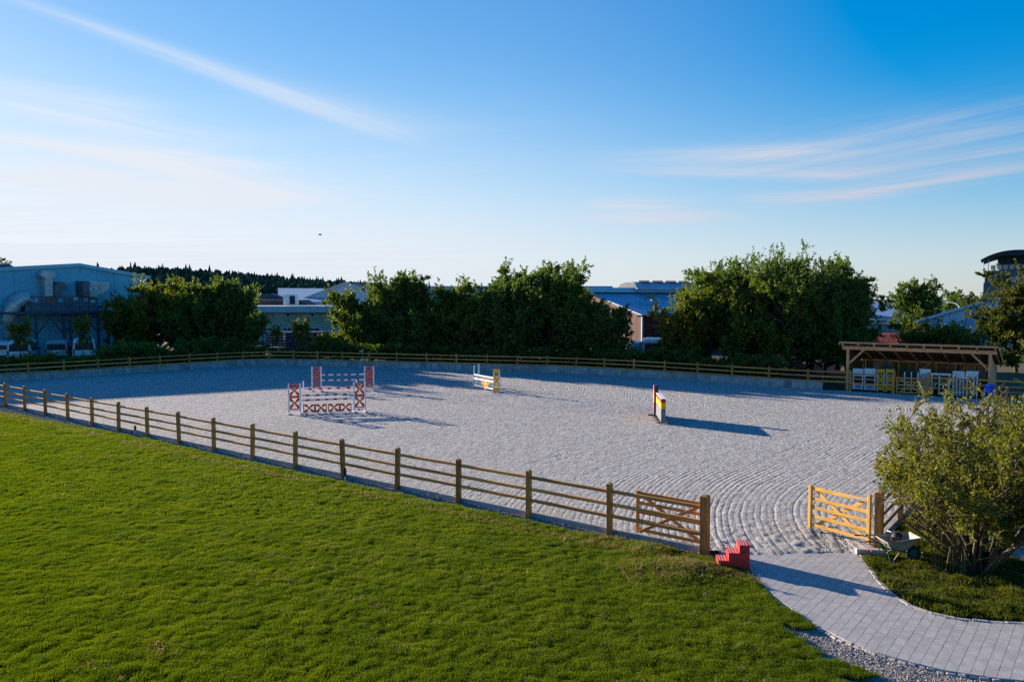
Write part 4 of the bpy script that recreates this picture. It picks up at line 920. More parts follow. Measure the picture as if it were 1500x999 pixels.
pts = []; n = 18; half = F8.sz(1492, 370)[0]-lft
for k in range(n+1): t = -1+2*k/n; pts.append((lft+half*(1+t), r0+(r1-r0)*(1-abs(t)**2.3)))
MB().prism(pts+[(x, z-.45-.8*(1-abs(-1+2*(n-i)/n))) for i, (x, z) in enumerate(reversed(pts))], 'y', -2.0, 15).build('curved_roof', M['tower_roof'], b8)
so_ = [(x_, z_-.1) for x_, z_ in pts if x_ > lft+2.6]; MB().prism([(so_[0][0], g1-.05)]+so_+[(so_[-1][0], g1-.05)], 'y', 1.2, 14).build('roof_soffit', M['tower_roof'], b8)
for x in (lft+.5, F8.sz(1448, 390)[0]): MB().tube([(x, -.9, ztw-.2), (x, -.9, r0+.4)], .09, 6).build('roof_column', M['fascia'], b8)

# ---- street lamp behind the light blue hall
lp = P(1405, 470, 95); sl_ = thing('street_lamp', 'pale curved street lamp arching over the light blue hall roof', 'street lamp', (lp.x, lp.y, 0))
z_ = P(1405, 452, 95).z; MB().tube([(0, 0, 0), (0, 0, z_), (-.12, 0, z_+.35), (-.45, 0, z_+.6), (-.95, 0, z_+.72)], [.11, .09, .08, .07, .06], 8).build('lamp_pole', M['fascia'], sl_)
MB().box((-1.2, 0, z_+.73), (.62, .22, .1), None, .03).build('lamp_head', M['fascia'], sl_)

# ---- clutter in the yard behind the hedge
pk = P(402, 495, 80); st = thing('slatted_rack', 'stack of pale slatted racks in the gap behind the far fence', 'rack', (pk.x, pk.y, .4))
for k in range(9): MB().box((0, 0, .18+.27*k), (2.0, 1.2, .07)).build('slat', M['fascia'], st)
for x in (-.98, 0, .98):
    for y in (-.62, .62): MB().box((x, y, 1.25), (.07, .05, 2.5)).build('upright', M['dark'], st)
pk = P(437, 497, 84); ct = thing('waste_container', 'dark blue ribbed container in front of the beige office', 'container', (pk.x, pk.y, .3), R(4))
MB().box((0, 0, 1.1), (6.0, 2.3, 2.1), None, .05).build('container_body', M['navy'], ct)
for k in range(12): MB().box((-2.75+.5*k, -1.18, 1.1), (.16, .06, 1.9)).build('rib', M['navy'], ct)
MB().box((0, 0, 2.18), (6.1, 2.4, .1)).build('lid', M['navy'], ct)

# ================================================================== VEGETATION
def vec_rand(r, n):
    v = r.normal(size=(n, 3)); return v/np.linalg.norm(v, axis=1, keepdims=True)
def leaves_mesh(name, pos, along, size, m, r, aspect=0.62, up=0.35, jitter=0.8):
    """one diamond-shaped, slightly folded leaf per position"""
    n = len(pos); u = along+jitter*vec_rand(r, n); u /= np.linalg.norm(u, axis=1, keepdims=True)+1e-9
    w = vec_rand(r, n); w[:, 2] += up; v = np.cross(w, u); v /= np.linalg.norm(v, axis=1, keepdims=True)+1e-9
    l = (size*r.uniform(.65, 1.35, n))[:, None]; h = l*aspect*.5
    V = np.stack([pos-u*l*.1, pos+u*l*.42+v*h, pos+u*l*.95, pos+u*l*.42-v*h], 1).reshape(-1, 3)
    return np_mesh(name, V, np.arange(4*n).reshape(n, 4), m, smooth=False)
def tubes_mesh(name, S, Mid, Ee, r0, r1, m, n=5):
    """batch of bent limbs start-mid-end with radii r0 -> r1"""
    k = len(S); P3 = np.stack([S, Mid, Ee], 1); d = Ee-S; d /= np.linalg.norm(d, axis=1, keepdims=True)+1e-9
    ref = np.where(np.abs(d[:, 2:3]) > .9, np.array([[1., 0, 0]]), np.array([[0, 0, 1.]])); u = np.cross(d, ref); u /= np.linalg.norm(u, axis=1, keepdims=True); w = np.cross(d, u)
    a = 2*np.pi*np.arange(n)/n; ring = u[:, None, :]*np.cos(a)[None, :, None]+w[:, None, :]*np.sin(a)[None, :, None]
    rad = np.stack([r0, (r0+r1)*.5, r1], 1)
    V = (P3[:, :, None, :]+ring[:, None, :, :]*rad[:, :, None, None]).reshape(-1, 3)
    i = np.arange(k)[:, None, None]*3*n+np.arange(2)[None, :, None]*n+np.arange(n)[None, None, :]; j = np.arange(k)[:, None, None]*3*n+np.arange(2)[None, :, None]*n+(np.arange(n)+1)[None, None, :] % n
    F = np.stack([i, j, j+n, i+n], -1).reshape(-1, 4); return np_mesh(name, V, F, m)
def tree_data(seed, H, Rr, th, nl, ns, nt, nlf, lsize, wood, leaf, shape=1.0, trunk_r=.16, asc=(.35, 1.1), multi=1, shoots=10, low=0.0):
    """limbs off the trunk(s), side branches, twigs with leaves, and upright shoots that break the outline"""
    r = np.random.default_rng(seed)
    base = np.stack([r.normal(0, .25*(multi > 1), multi), r.normal(0, .25*(multi > 1), multi), np.zeros(multi)], 1)
    topx = np.stack([r.normal(0, .12*Rr*(1+(multi > 1)*2), multi), r.normal(0, .12*Rr*(1+(multi > 1)*2), multi), H*r.uniform(.72, .9, multi)], 1)
    ti = r.integers(0, multi, nl); t = th/H+(0.86-th/H)*r.uniform(0, 1, nl)**.9
    S = base[ti]*(1-t)[:, None]+topx[ti]*t[:, None]
    az = np.arange(nl)*2.39996+r.uniform(-.5, .5, nl); el = r.uniform(asc[0], asc[1], nl)*(0.7+.5*t)
    prof = np.clip(np.sin(np.pi*np.clip(.14+low+.86*t, 0, .97))**shape, .2, 1)
    L = Rr*prof*r.uniform(.72, 1.12, nl)/np.maximum(np.cos(el), .45)
    D = np.stack([np.cos(az)*np.cos(el), np.sin(az)*np.cos(el), np.sin(el)], 1)
    Ee = S+D*L[:, None]; Ee[:, 2] = np.minimum(Ee[:, 2], H*.97+r.uniform(-.3, .2, nl)); Mid = (S+Ee)/2; Mid[:, 2] -= .07*L
    # side branches
    b = np.repeat(np.arange(nl), ns); tt = r.uniform(.22, 1.0, nl*ns)
    S2 = np.where((tt < .5)[:, None], S[b]+(Mid[b]-S[b])*(tt*2)[:, None], Mid[b]+(Ee[b]-Mid[b])*((tt-.5)*2)[:, None])
    D2 = D[b]*.7+vec_rand(r, nl*ns)*.85; D2[:, 2] += .38; D2 /= np.linalg.norm(D2, axis=1, keepdims=True); L2 = (L[b]*.36*r.uniform(.5, 1.25, nl*ns)*(1.15-.4*tt))
    E2_ = S2+D2*L2[:, None]; M2 = (S2+E2_)/2; M2[:, 2] -= .04*L2
    # upright shoots at the crown surface
    sh = r.choice(nl*ns, shoots, replace=False) if shoots else np.array([], int); sh = sh[np.argsort(-E2_[sh, 2])] if shoots else sh
    D3s = np.stack([r.normal(0, .22, len(sh)), r.normal(0, .22, len(sh)), np.ones(len(sh))], 1); L3s = r.uniform(.10, .26, len(sh))*H
    # twigs
    c = np.repeat(np.arange(nl*ns), nt); t3 = r.uniform(.2, 1.0, len(c)); S3 = S2[c]+(E2_[c]-S2[c])*t3[:, None]
    D3 = D2[c]*.6+vec_rand(r, len(c))*.9; D3[:, 2] += .22; D3 /= np.linalg.norm(D3, axis=1, keepdims=True); L3 = np.clip(L2[c]*.5, .22, .95)*r.uniform(.6, 1.3, len(c))
    k = np.repeat(np.arange(len(c)), nlf); t4 = r.uniform(.05, 1.05, len(k)); pos = S3[k]+D3[k]*(L3[k]*t4)[:, None]+r.normal(0, .05, (len(k), 3)); al = D3[k]
    if shoots:
        k2 = np.repeat(np.arange(len(sh)), nt*nlf//2+6); t5 = r.uniform(0, 1, len(k2)); p2 = E2_[sh][k2]+D3s[k2]*(L3s[k2]*t5)[:, None]+r.normal(0, 1, (len(k2), 3))*(.16*(1.1-t5))[:, None]*np.array([1, 1, .6]); pos = np.concatenate([pos, p2]); al = np.concatenate([al, D3s[k2]*.6+vec_rand(r, len(k2))*.7])
    ok = pos[:, 2] > .12; pos, al = pos[ok], al[ok]
    crown = leaves_mesh('crown', pos, al, lsize, leaf, r)
    r1 = np.full(nl, .018); r0 = np.clip(.30*trunk_r+.012*L, .025, trunk_r*.6)
    sel_t = r.choice(len(c), min(len(c), 260), replace=False)
    bS = np.concatenate([base-[0, 0, .3], S, S2, S3[sel_t]] + ([E2_[sh]] if shoots else [])); bM = np.concatenate([(base+topx)/2+r.normal(0, .06, (multi, 3))*[1, 1, 0], Mid, M2, (S3+D3*(L3*.5)[:, None])[sel_t]] + ([E2_[sh]+D3s*(L3s*.5)[:, None]] if shoots else []))
    bE = np.concatenate([topx, Ee, E2_, (S3+D3*L3[:, None])[sel_t]] + ([E2_[sh]+D3s*L3s[:, None]] if shoots else []))
    q0 = np.concatenate([np.full(multi, trunk_r/math.sqrt(multi)), r0, np.full(nl*ns, .014), np.full(len(sel_t), .007), np.full(len(sh), .010)]); q1 = np.concatenate([np.full(multi, .04), r1, np.full(nl*ns, .006), np.full(len(sel_t), .004), np.full(len(sh), .004)])
    return tubes_mesh('trunk', bS, bM, bE, q0, q1, wood), crown
def plant(name, data, label, cat, loc, rot=0.0, sc=(1, 1, 1), group=None):
    t = thing(name, label, cat, loc, rot, group); t.scale = sc
    link_mesh('trunk' if cat == 'tree' else 'stems', data[0], t); link_mesh('crown' if cat == 'tree' else 'foliage', data[1], t); return t

TD = {}
TD['horn_a'] = tree_data(11, 8.0, 2.9, .35, 38, 9, 7, 18, .18, M['bark'], M['leaf_d'], .5, .17, (.5, 1.15), 3, 30, .10)
TD['horn_b'] = tree_data(12, 8.0, 2.6, .3, 36, 9, 7, 18, .18, M['bark'], M['leaf_d'], .5, .16, (.55, 1.2), 2, 30, .10)
TD['horn_c'] = tree_data(13, 7.0, 2.7, .3, 34, 9, 7, 18, .18, M['bark'], M['leaf_m'], .5, .15, (.5, 1.15), 3, 28, .10)
TD['big'] = tree_data(14, 10.0, 3.7, .5, 50, 10, 7, 18, .18, M['bark'], M['leaf_m'], .5, .2, (.45, 1.15), 4, 60, .06)
TD['yel'] = tree_data(15, 7.0, 2.4, .3, 32, 8, 7, 17, .18, M['bark'], M['leaf_y'], .55, .14, (.5, 1.15), 2, 26, .08)
TD['dense'] = tree_data(16, 8.0, 3.3, 1.6, 38, 9, 7, 16, .22, M['bark'], M['leaf_d'], .55, .2, (.15, .95), 1, 10)
TD['bronze'] = tree_data(17, 9.0, 3.6, .4, 40, 9, 7, 20, .20, M['bark'], M['leaf_b'], .6, .2, (.2, 1.0), 1, 14)
TD['bush_a'] = tree_data(21, 1.8, 1.25, .10, 20, 7, 5, 9, .13, M['bark'], M['leaf_d'], .5, .05, (.3, 1.1), 4, 10, .1)
TD['bush_b'] = tree_data(22, 2.0, 1.2, .10, 18, 7, 5, 9, .13, M['bark'], M['leaf_m'], .5, .05, (.4, 1.2), 4, 12, .1)
TD['bush_y'] = tree_data(23, 2.2, 1.5, .10, 22, 8, 5, 10, .13, M['bark'], M['leaf_y'], .5, .05, (.3, 1.1), 4, 10, .1)
TD['sap'] = tree_data(24, 3.6, .8, 1.4, 14, 5, 5, 8, .13, M['bark_y'], M['leaf_y'], .7, .05, (.6, 1.2), 1, 4)
YD = 0.40
def at_px(px, Y, z=YD): d = pix_dir(px, 500); return (d.x/d.y*Y, Y, z)
def top_h(py, Y, z=YD): return P(750, py, Y).z-z
rr = random.Random(5)
TH = {}
for k_, d_ in TD.items():
    co = np.empty(len(d_[1].vertices)*3, np.float32); d_[1].vertices.foreach_get('co', co); TH[k_] = float(np.percentile(co[2::3], 99.7))
def put(kind, H0, px, Y, topy, label, wid=1.0, z=YD, name='tree', cat='tree', group=None, rot=None):
    s = top_h(topy, Y, z)/TH[kind]
    return plant(name, TD[kind], label, cat, at_px(px, Y, z), rot if rot is not None else rr.uniform(0, 6.28), (s*wid, s*wid, s), group)
GL = 'trees in the left group in front of the blue-grey hall'
put('yel', 7.0, 192, 77, 436, 'yellow-green bushy tree at the left end of the left tree group', 1.2, group=GL)
put('yel', 7.2, 232, 76, 411, 'tall yellow-green tree in the left group next to the blue-grey hall corner', 1.15, group=GL)
put('horn_c', 7.2, 283, 75, 411, 'tree with a narrow pointed top in the middle of the left tree group', 1.0, group=GL)
put('horn_c', 7.2, 318, 77, 411, 'dark tree right of the middle of the left tree group', 1.0, group=GL)
put('horn_b', 8.2, 350, 76, 412, 'dark spreading tree at the right end of the left tree group', 1.0, group=GL)
put('horn_a', 8.2, 262, 80, 424, 'shaded tree standing behind the left tree group', 1.2, group=GL)
GM = 'trees of the tall hedge row behind the far fence'
put('horn_c', 7.2, 524, 76, 420, 'lighter green tree at the left end of the far hedge row', 1.15, group=GM)
put('horn_a', 8.2, 553, 74, 428, 'dark tree second from the left end of the far hedge row', .95, group=GM)
put('horn_b', 8.3, 593, 73, 400, 'dark tree with a single pointed leader in the left half of the far hedge row', .95, group=GM)
put('horn_a', 8.3, 634, 72, 419, 'broad dark tree in the far hedge row above the white speck on the fence', 1.05, group=GM)
put('horn_c', 7.3, 676, 71, 412, 'dark flat-topped tree in the middle of the far hedge row behind the yellow jump', 1.05, group=GM)
put('horn_b', 8.3, 716, 70, 414, 'dark tree right of the middle of the far hedge row, lower than its right neighbour', 1.05, group=GM)
put('horn_a', 8.4, 757, 69, 390, 'tall open-topped tree left of the two highest tops in the far hedge row', .95, group=GM)
put('horn_b', 8.4, 803, 68, 386, 'tall feathery tree at the highest point of the far hedge row', 1.05, group=GM)
put('dense', 8.1, 850, 67, 441, 'round dark tree lower than the hedge, left of the red hall front', 1.05, group=GM)
put('dense', 8.1, 889, 65.5, 449, 'dark round tree at the right end of the hedge, covering the red gable', 1.0, group=GM)
for i_, (px_k, Y_k, ty, kd) in enumerate(((537, 78, 438, 'horn_a'), (573, 77, 434, 'horn_b'), (655, 75.5, 432, 'horn_a'), (737, 73.5, 424, 'horn_c'), (780, 72.5, 410, 'horn_a'), (826, 72, 424, 'horn_b'), (868, 71, 452, 'horn_c'))):
    put(kd, 8, px_k, Y_k, ty, 'shaded tree in the back rank of the far hedge row', 1.25, group='trees in the back rank of the far hedge row')
for i_, (px_k, Y_k, ty, kd) in enumerate(((208, 81, 430, 'horn_c'), (300, 80, 424, 'horn_b'), (336, 81, 428, 'horn_a'))):
    put(kd, 8, px_k, Y_k, ty, 'shaded tree in the back rank of the left tree group', 1.25, group='trees in the back rank of the left tree group')
for i_, (px_k, Y_k, ty, kd) in enumerate(((1020, 68, 432, 'horn_b'), (1070, 66, 394, 'horn_a'), (1128, 65, 388, 'horn_c'), (1186, 65, 384, 'horn_a'), (1226, 66, 402, 'horn_b'))):
    put(kd, 8, px_k, Y_k, ty, 'shaded tree at the back of the big clump', 1.15, group='trees at the back of the big clump')
GR = 'trees of the big clump between the red hall and the shed'
put('yel', 7.2, 1003, 64, 425, 'smaller yellow-green tree at the left edge of the big tree clump', 1.05, group=GR)
put('horn_c', 7.3, 1042, 64, 388, 'slender-topped tree in the left part of the big tree clump', .9, group=GR)
put('big', 10.3, 1102, 61, 385, 'large broad tree in the centre of the big clump behind the fence', .92, group=GR)
put('big', 10.3, 1160, 60, 366, 'tallest tree of the big clump, with ragged upright top shoots', .98, group=GR, rot=2.1)
put('horn_a', 8.3, 1214, 60, 392, 'dark tree on the right flank of the big clump next to the shed', 1.0, group=GR)
put('horn_b', 8.3, 1238, 63, 432, 'low dark tree at the right foot of the big clump, behind the shed post', 1.2, group=GR)
put('dense', 8.1, 1346, 88, 411, 'round dark-green tree standing behind the red tiled roof', .85, z=.2)
put('dense', 8.1, 1410, 104, 427, 'small dark-green round tree behind the street lamp', 1.0, z=.2)
put('bronze', 9.2, 1490, 66, 396, 'olive-bronze tree at the right edge in front of the tower', .95, z=.1)
put('bronze', 9.2, 1462, 100, 428, 'olive-bronze tree crown below the tower roof behind the light blue hall', 1.0, z=.2)
GS = 'shrubs behind the roof of the wooden shed'
put('bush_y', 2.3, 1350, 63, 476, 'bushy green shrub behind the shed roof, right of the tiled roof', .75, z=.1, name='shrub', cat='shrub', group=GS)
put('bush_y', 2.3, 1383, 62, 468, 'tallest green shrub behind the shed roof', .75, z=.1, name='shrub', cat='shrub', group=GS)
put('bush_a', 2.0, 1417, 61, 480, 'dark green shrub behind the right half of the shed roof', .8, z=.1, name='shrub', cat='shrub', group=GS)
# young staked trees by the vans
put('sap', 3.8, 31, 66, 466, 'thin young tree in front of the white van at the left edge', 1.0, group='young trees by the parked vans')
put('sap', 3.8, 122, 69, 461, 'thin young tree in front of the van with the dark rear window', .7, group='young trees by the parked vans')
put('sap', 3.8, 443, 74, 466, 'young yellow-green tree in front of the beige office windows', 1.1)
put('sap', 3.8, 404, 76, 476, 'thin pale young tree beside the slatted racks', .7)
# undergrowth: bushes in a row behind the far fence
GU = 'bushes of the undergrowth row behind the far fence'
def off_far(k, d): 
    i = int(k); p = FARL[i]+(FARL[i+1]-FARL[i])*(k-i); t = (FARL[i+1]-FARL[i]).normalized(); return p+Vector((-t.y, t.x))*d
nb = 64
for k in range(nb):
    q_ = off_far(0.4+k*(len(FARL)-2.2)/nb, rr.uniform(1.5, 2.6)); px_k = 750+q_.x/q_.y*1166.7
    kind = 'bush_y' if (px_k < 150 and rr.random() < .7) else rr.choice(['bush_a', 'bush_a', 'bush_b'])
    seg = next(b_ for a_, b_ in ((160, 'in front of the parked vans at the far left'), (390, 'at the foot of the left tree group'), (485, 'in the gap in front of the beige office'), (700, 'under the left half of the far hedge row'), (915, 'under the right half of the far hedge row'), (1000, 'in front of the minibus and red hall'), (2000, 'at the foot of the big tree clump')) if px_k < a_)
    s = rr.uniform(.62, 1.0)*(.85 if px_k > 500 else .62 if px_k < 160 else .6 if 385 < px_k < 480 else 1.0)
    plant('bush', TD[kind], 'yellowish leafy bush in front of the parked vans behind the left end fence' if kind == 'bush_y' else 'dark leafy bush in the undergrowth '+seg, 'bush', (q_.x, q_.y, .38), rr.uniform(0, 6.28), (s*1.25, s*1.25, s), 'yellowish bushes behind the left end fence' if kind == 'bush_y' else 'undergrowth bushes '+seg)
for px_k, Y, s in ((482, 73.5, .9), (447, 74.5, .45)):
    plant('bush', TD['bush_y'], 'bright green bush in front of the hedge where the office gap ends' if px_k == 482 else 'low yellowish bush by the far corner of the fence', 'bush', at_px(px_k, Y, .38), px_k, (s*1.2, s*1.2, s*1.15))

# far wood on the hill: one mass of conifers and rounded broadleaf crowns
r = np.random.default_rng(90); FV, FF, nvv = [], [], 0
nf_ = 3200; fx = r.uniform(-520, 10, nf_); fy = r.uniform(430, 640, nf_)
pxs = 750+fx/fy*1166.7; k = (pxs > -60) & (pxs < 560); fx, fy = fx[k], fy[k]
hz_t = hill_z(fx, fy)+.1
for x, y, z in zip(fx, fy, hz_t):
    con = r.uniform() < .42; Hh = r.uniform(8.5, 11)+3.0*(r.uniform() < .10) if con else r.uniform(8, 10.5); Rr = Hh*r.uniform(.19, .27) if con else Hh*r.uniform(.36, .5)
    lay = 9 if con else 7; seg = 9
    for i in range(lay):
        t0 = i/lay; zb = z+Hh*(.06+.90*t0); zt = min(z+Hh, zb+Hh*(.24 if con else .30)); rb = Rr*((1-t0)**.85 if con else math.sin(math.pi*min(.96, .18+.8*t0)))*r.uniform(.85, 1.15)
        a = np.arange(seg)*2*np.pi/seg+r.uniform(0, 6); rad = rb*r.uniform(.55, 1.2, seg)
        ring = np.stack([x+rad*np.cos(a), y+rad*np.sin(a), zb+r.uniform(-.05, .05, seg)*Hh], 1); FV.append(ring); FV.append(np.array([[x+r.normal(0, .05)*Rr, y, zt]]))
        FF.append(np.stack([nvv+np.arange(seg), nvv+(np.arange(seg)+1) % seg, np.full(seg, nvv+seg)], 1)); nvv += seg+1
fo = link_mesh('far_wood', np_mesh('far_wood', np.concatenate(FV), np.concatenate(FF), M['needle'], smooth=False)); fo['kind'] = 'stuff'
lt = P(2, 388, 300); plant('tree', TD['dense'], 'distant tree top above the left edge of the blue-grey hall roof', 'tree', (lt.x-3, 300, 8), 0, (1.5, 1.5, (P(2, 378, 300).z-8)/8.1))

# ------------------------------------------------------------------ multi-stemmed shrub in the right foreground
def shrub(seed, base, stems, leafn):
    r = np.random.default_rng(seed); S0, M0, E0, q0, q1 = [], [], [], [], []
    tips = []; ld, lp_ = [], []
    for k in range(stems):
        az = r.uniform(0, 2*np.pi); el = r.uniform(.75, 1.35); L = r.uniform(3.1, 4.75)*(.86 if np.cos(az) < -.3 else 1.0)
        if np.cos(az) < -.25: L *= 1.02
        d = np.array([np.cos(az)*np.cos(el), np.sin(az)*np.cos(el), np.sin(el)]); s = np.array([np.cos(az)*.16, np.sin(az)*.16, 0])+r.normal(0, .07, 3)*[1, 1, 0]
        n = 7; pts = [s]; dd = d.copy()
        for i in range(n): dd = dd+r.normal(0, .10, 3)+np.array([np.cos(az), np.sin(az), 0])*.05; dd /= np.linalg.norm(dd); pts.append(pts[-1]+dd*L/n)
        rad0 = r.uniform(.022, .055)
        for i in range(n): S0.append(pts[i]); E0.append(pts[i+1]); M0.append((pts[i]+pts[i+1])/2); q0.append(rad0*(1-i/n*.85)); q1.append(rad0*(1-(i+1)/n*.85))
        for b in range(15):
            t = r.uniform(.30, 1.0); i = min(int(t*n), n-1); p = pts[i]+(pts[i+1]-pts[i])*(t*n-i)
            e = d*.4+vec_rand(r, 1)[0]*.9+np.array([0, 0, .25]); e /= np.linalg.norm(e); l = r.uniform(.5, 1.15)*(1.25-.5*t); ee = p+e*l; mid = (p+ee)/2+np.array([0, 0, -.03])
            S0.append(p); M0.append(mid); E0.append(ee); q0.append(.010); q1.append(.004)
            for c in range(6):
                t2 = r.uniform(.15, 1); p2 = p+(ee-p)*t2; f = e*.6+vec_rand(r, 1)[0]*.8+np.array([0, 0, .2]); f /= np.linalg.norm(f); l2 = r.uniform(.18, .5); 
                S0.append(p2); M0.append(p2+f*l2*.5); E0.append(p2+f*l2); q0.append(.005); q1.append(.002)
                m_ = leafn; tt = r.uniform(.0, 1.05, m_); lp_.append(p2+f*(l2*tt)[:, None]+r.normal(0, .022, (m_, 3))); ld.append(np.repeat(f[None], m_, 0))
    S0, M0, E0, q0, q1 = (np.array(a_) for a_ in (S0, M0, E0, q0, q1))
    kp = (q0 > .0105) & (E0[:, 0] > -1.75+.44*E0[:, 1]) | (E0[:, 0] > -.7) & (E0[:, 2] > .8) | (E0[:, 2] > 1.1+.62*(-E0[:, 0]-.7)) & (E0[:, 0] > -1.9+.44*E0[:, 1])
    S0, M0, E0, q0, q1 = S0[kp], M0[kp], E0[kp], q0[kp], q1[kp]
    pos, al = np.concatenate(lp_), np.concatenate(ld); ok = (pos[:, 2] > .95+.3*np.sin(pos[:, 0]*3+pos[:, 1]*2)) & ((pos[:, 0] > -.7) | (pos[:, 2] > 1.15+.62*(-pos[:, 0]-.7)+.25*np.sin(pos[:, 1]*4))) & (pos[:, 0] > -2.05+.44*pos[:, 1]+.22*np.sin(pos[:, 2]*5)+.15*np.sin(pos[:, 1]*7)); pos, al = pos[ok], al[ok]
    print('shrub leaves', len(pos))
    return tubes_mesh('stems', np.array(S0), np.array(M0), np.array(E0), np.array(q0), np.array(q1), M['bark_y'], 6), leaves_mesh('foliage', pos, al, .067, M['leaf_s'], r, .55, .3, .9)
sb = G(1432, 838, 0); shd = shrub(33, sb, 46, 21)
ms = thing('multi_stem_shrub', 'large yellow-green shrub with many thin stems on the right verge', 'shrub', (sb.x, sb.y, 0.02))
link_mesh('stems', shd[0], ms); link_mesh('foliage', shd[1], ms)
# thick leaning old stems at the foot of the shrub
mb = MB(); q_ = random.Random(3)
for (dx, dy, dz, r0) in ((.9, .2, .75, .13), (1.7, .3, .95, .11), (-.1, .25, 1.3, .09), (-.5, .1, 1.2, .07), (.35, .1, 1.5, .08), (-.35, -.15, 1.45, .05)):
    mb.tube([(-.12+.1*dx, 0, -.1), (dx*.35, dy*.4, dz*.42), (dx*.72, dy*.7, dz*.8), (dx*1.15, dy, dz*1.5)], [r0*1.15, r0, r0*.8, r0*.55], 8)
mb.build('old_stems', M['bark'], ms, True)
# suckers and dry stalks round its foot
mb = MB()
for k in range(26):
    x, y = q_.uniform(-.95, -.25), q_.uniform(-.3, .3); mb.tube([(x, y, 0), (x+q_.uniform(-.12, .12), y+q_.uniform(-.1, .1), q_.uniform(.5, 1.3))], [.011, .005], 4)
mb.build('suckers', M['straw'], ms)
# low bushy growth in front of the fence, left of the shrub
low = tree_data(44, 1.0, .6, .06, 16, 7, 5, 10, .075, M['bark_y'], M['leaf_s'], .4, .03, (.2, 1.1), 4, 6, .1)
for px, py, s, lb_ in ((1376, 800, .7, 'low leafy bush between the wheelbarrow and the shrub stems'), (1352, 768, .45, 'small leafy bush at the foot of the right-hand fence posts'), (1392, 775, .8, 'leafy bush against the left side of the large shrub stems')):
    p = G(px, py+10, 0); plant('bush', low, lb_, 'bush', (p.x, p.y, .02), px, (s*1.1, s*1.1, s))
# weeds by the near gate post and the mounting block
def weed(px, py, h, label, n=5, sd=1, leafy=True):
    p = G(px, py, .05); t = thing('weed', label, 'weed', (p.x, p.y, .03)); q_ = random.Random(sd); mb, lf = MB(), MB()
    for k in range(n):
        a = q_.uniform(0, 6.28); e = Vector((math.cos(a)*h*.28*q_.random(), math.sin(a)*h*.28*q_.random(), h*q_.uniform(.6, 1))); mb.tube([(0, 0, -.03), e*.5+Vector((0, 0, .02)), e], [.006, .005, .003], 4)
        for j in range(9):
            c = e*q_.uniform(.25, 1.0); b = q_.uniform(0, 6.28); l = q_.uniform(.03, .07); d = Vector((math.cos(b), math.sin(b), q_.uniform(-.2, .6)))*l; w = d.cross(Vector((0, 0, 1))).normalized()*l*.28
            lf.add([c, c+d*.5+w, c+d, c+d*.5-w], [(0, 1, 2, 3)])
    mb.build('stalk', M['straw'] if not leafy else M['bark_y'], t); lf.build('leaves', M['leaf_y'] if leafy else M['straw'], t)
weed(952, 812, .62, 'tall thin weed growing in the gravel in front of the dark gate', 7, 1)
weed(966, 808, .45, 'short leafy weed right of the tall weed by the dark gate', 5, 2)
weed(1108, 858, .30, 'dry weed tuft at the front corner of the red steps', 6, 3, False)
weed(1053, 846, .52, 'thin dry stalk in front of the red steps', 3, 4, False)
weed(193, 636, .22, 'small green weed beside the black marker post', 6, 5)

# ================================================================== JUMPS ON THE SAND
def motif(mb, u0, u1, v0, v1, horiz, y0, y1):
    """one hourglass lattice cell cut from a red board: u runs along the stacked direction when horiz"""
    c = (v0+v1)/2; hw = (u1-u0)/2; uc = (u0+u1)/2; h = v1-v0; t = h*.085
    for sx in (-1, 1):
        for sv in (-1, 1):
            e = v1 if sv > 0 else v0
            pl = [(uc+sx*hw, e), (uc, e), (uc, e-sv*t), (uc+sx*hw*.64, e-sv*t), (uc, c+sv*h*.045), (uc, c-sv*.001), (uc+sx*hw*.20, c), (uc+sx*hw, e-sv*h*.30)]
            if horiz: pl = [(b, a) for a, b in pl]
            mb.prism(pl, 'y', y0, y1)
def feet(t, xs, depth=.28, m='white'):
    for x in xs:
        MB().box((x, 0, .03), (.09, depth*2, .06), None, .01).build('foot', M[m], t)
def red_wing(label, p, ang, H=1.60, Wd=.58, back=False):
    t = thing('jump_wing', label, 'jump stand', (p.x, p.y, SAND), ang, 'red and white jump stands')
    for x in (-Wd/2, Wd/2): MB().box((x, 0, H/2), (.075, .075, H), None, .008).build('side_post', M['white'], t)
    mb = MB(); a, b = -Wd/2+.045, Wd/2-.045; z0, z1 = .24, H-.03
    motif(mb, a, b, (z0+z1)/2, z1, False, -.012, .012); motif(mb, a, b, z0, (z0+z1)/2, False, -.012, .012)
    mb.build('lattice_board', M['jump_red'], t)
    MB().box((0, 0, .20), (Wd-.08, .05, .06)).build('cross_rail', M['white'], t)
    feet(t, (-Wd/2, Wd/2)); return t
def pole(label, a, b, bands, cols=('white', 'pole_red'), r=.048, grp='striped jump poles'):
    d = b-a; L = d.length; t = thing('jump_pole', label, 'pole', tuple(a), 0, grp); t.rotation_euler = d.to_track_quat('X', 'Z').to_euler()
    MB().tube([(0, 0, 0), (L, 0, 0)], r, 10).build('pole_shaft', M[cols[0]], t, False)
    for u, w in bands: MB().tube([(L*u-w/2, 0, 0), (L*u+w/2, 0, 0)], r+.003, 10).build('colour_band', M[cols[1]], t, False)
    return t
def jump_line(l, r_):
    d = r_-l; return d.normalized(), math.atan2(d.y, d.x)
BANDS = [(.115, .19), (.315, .19), (.485, .17), (.655, .18), (.85, .19)]
jl, jr = G(431.7, 606.5, SAND), G(527, 603.5, SAND); jd, ja = jump_line(jl, jr); jn = Vector((-jd.y, jd.x, 0))
red_wing('red lattice jump stand at the left end of the nearer red jump', jl, ja); red_wing('red lattice jump stand at the right end of the nearer red jump', jr, ja)
L = (jr-jl).length
def jp(s, z, n=0.0): return jl+jd*s+jn*n+Vector((0, 0, z-.0))
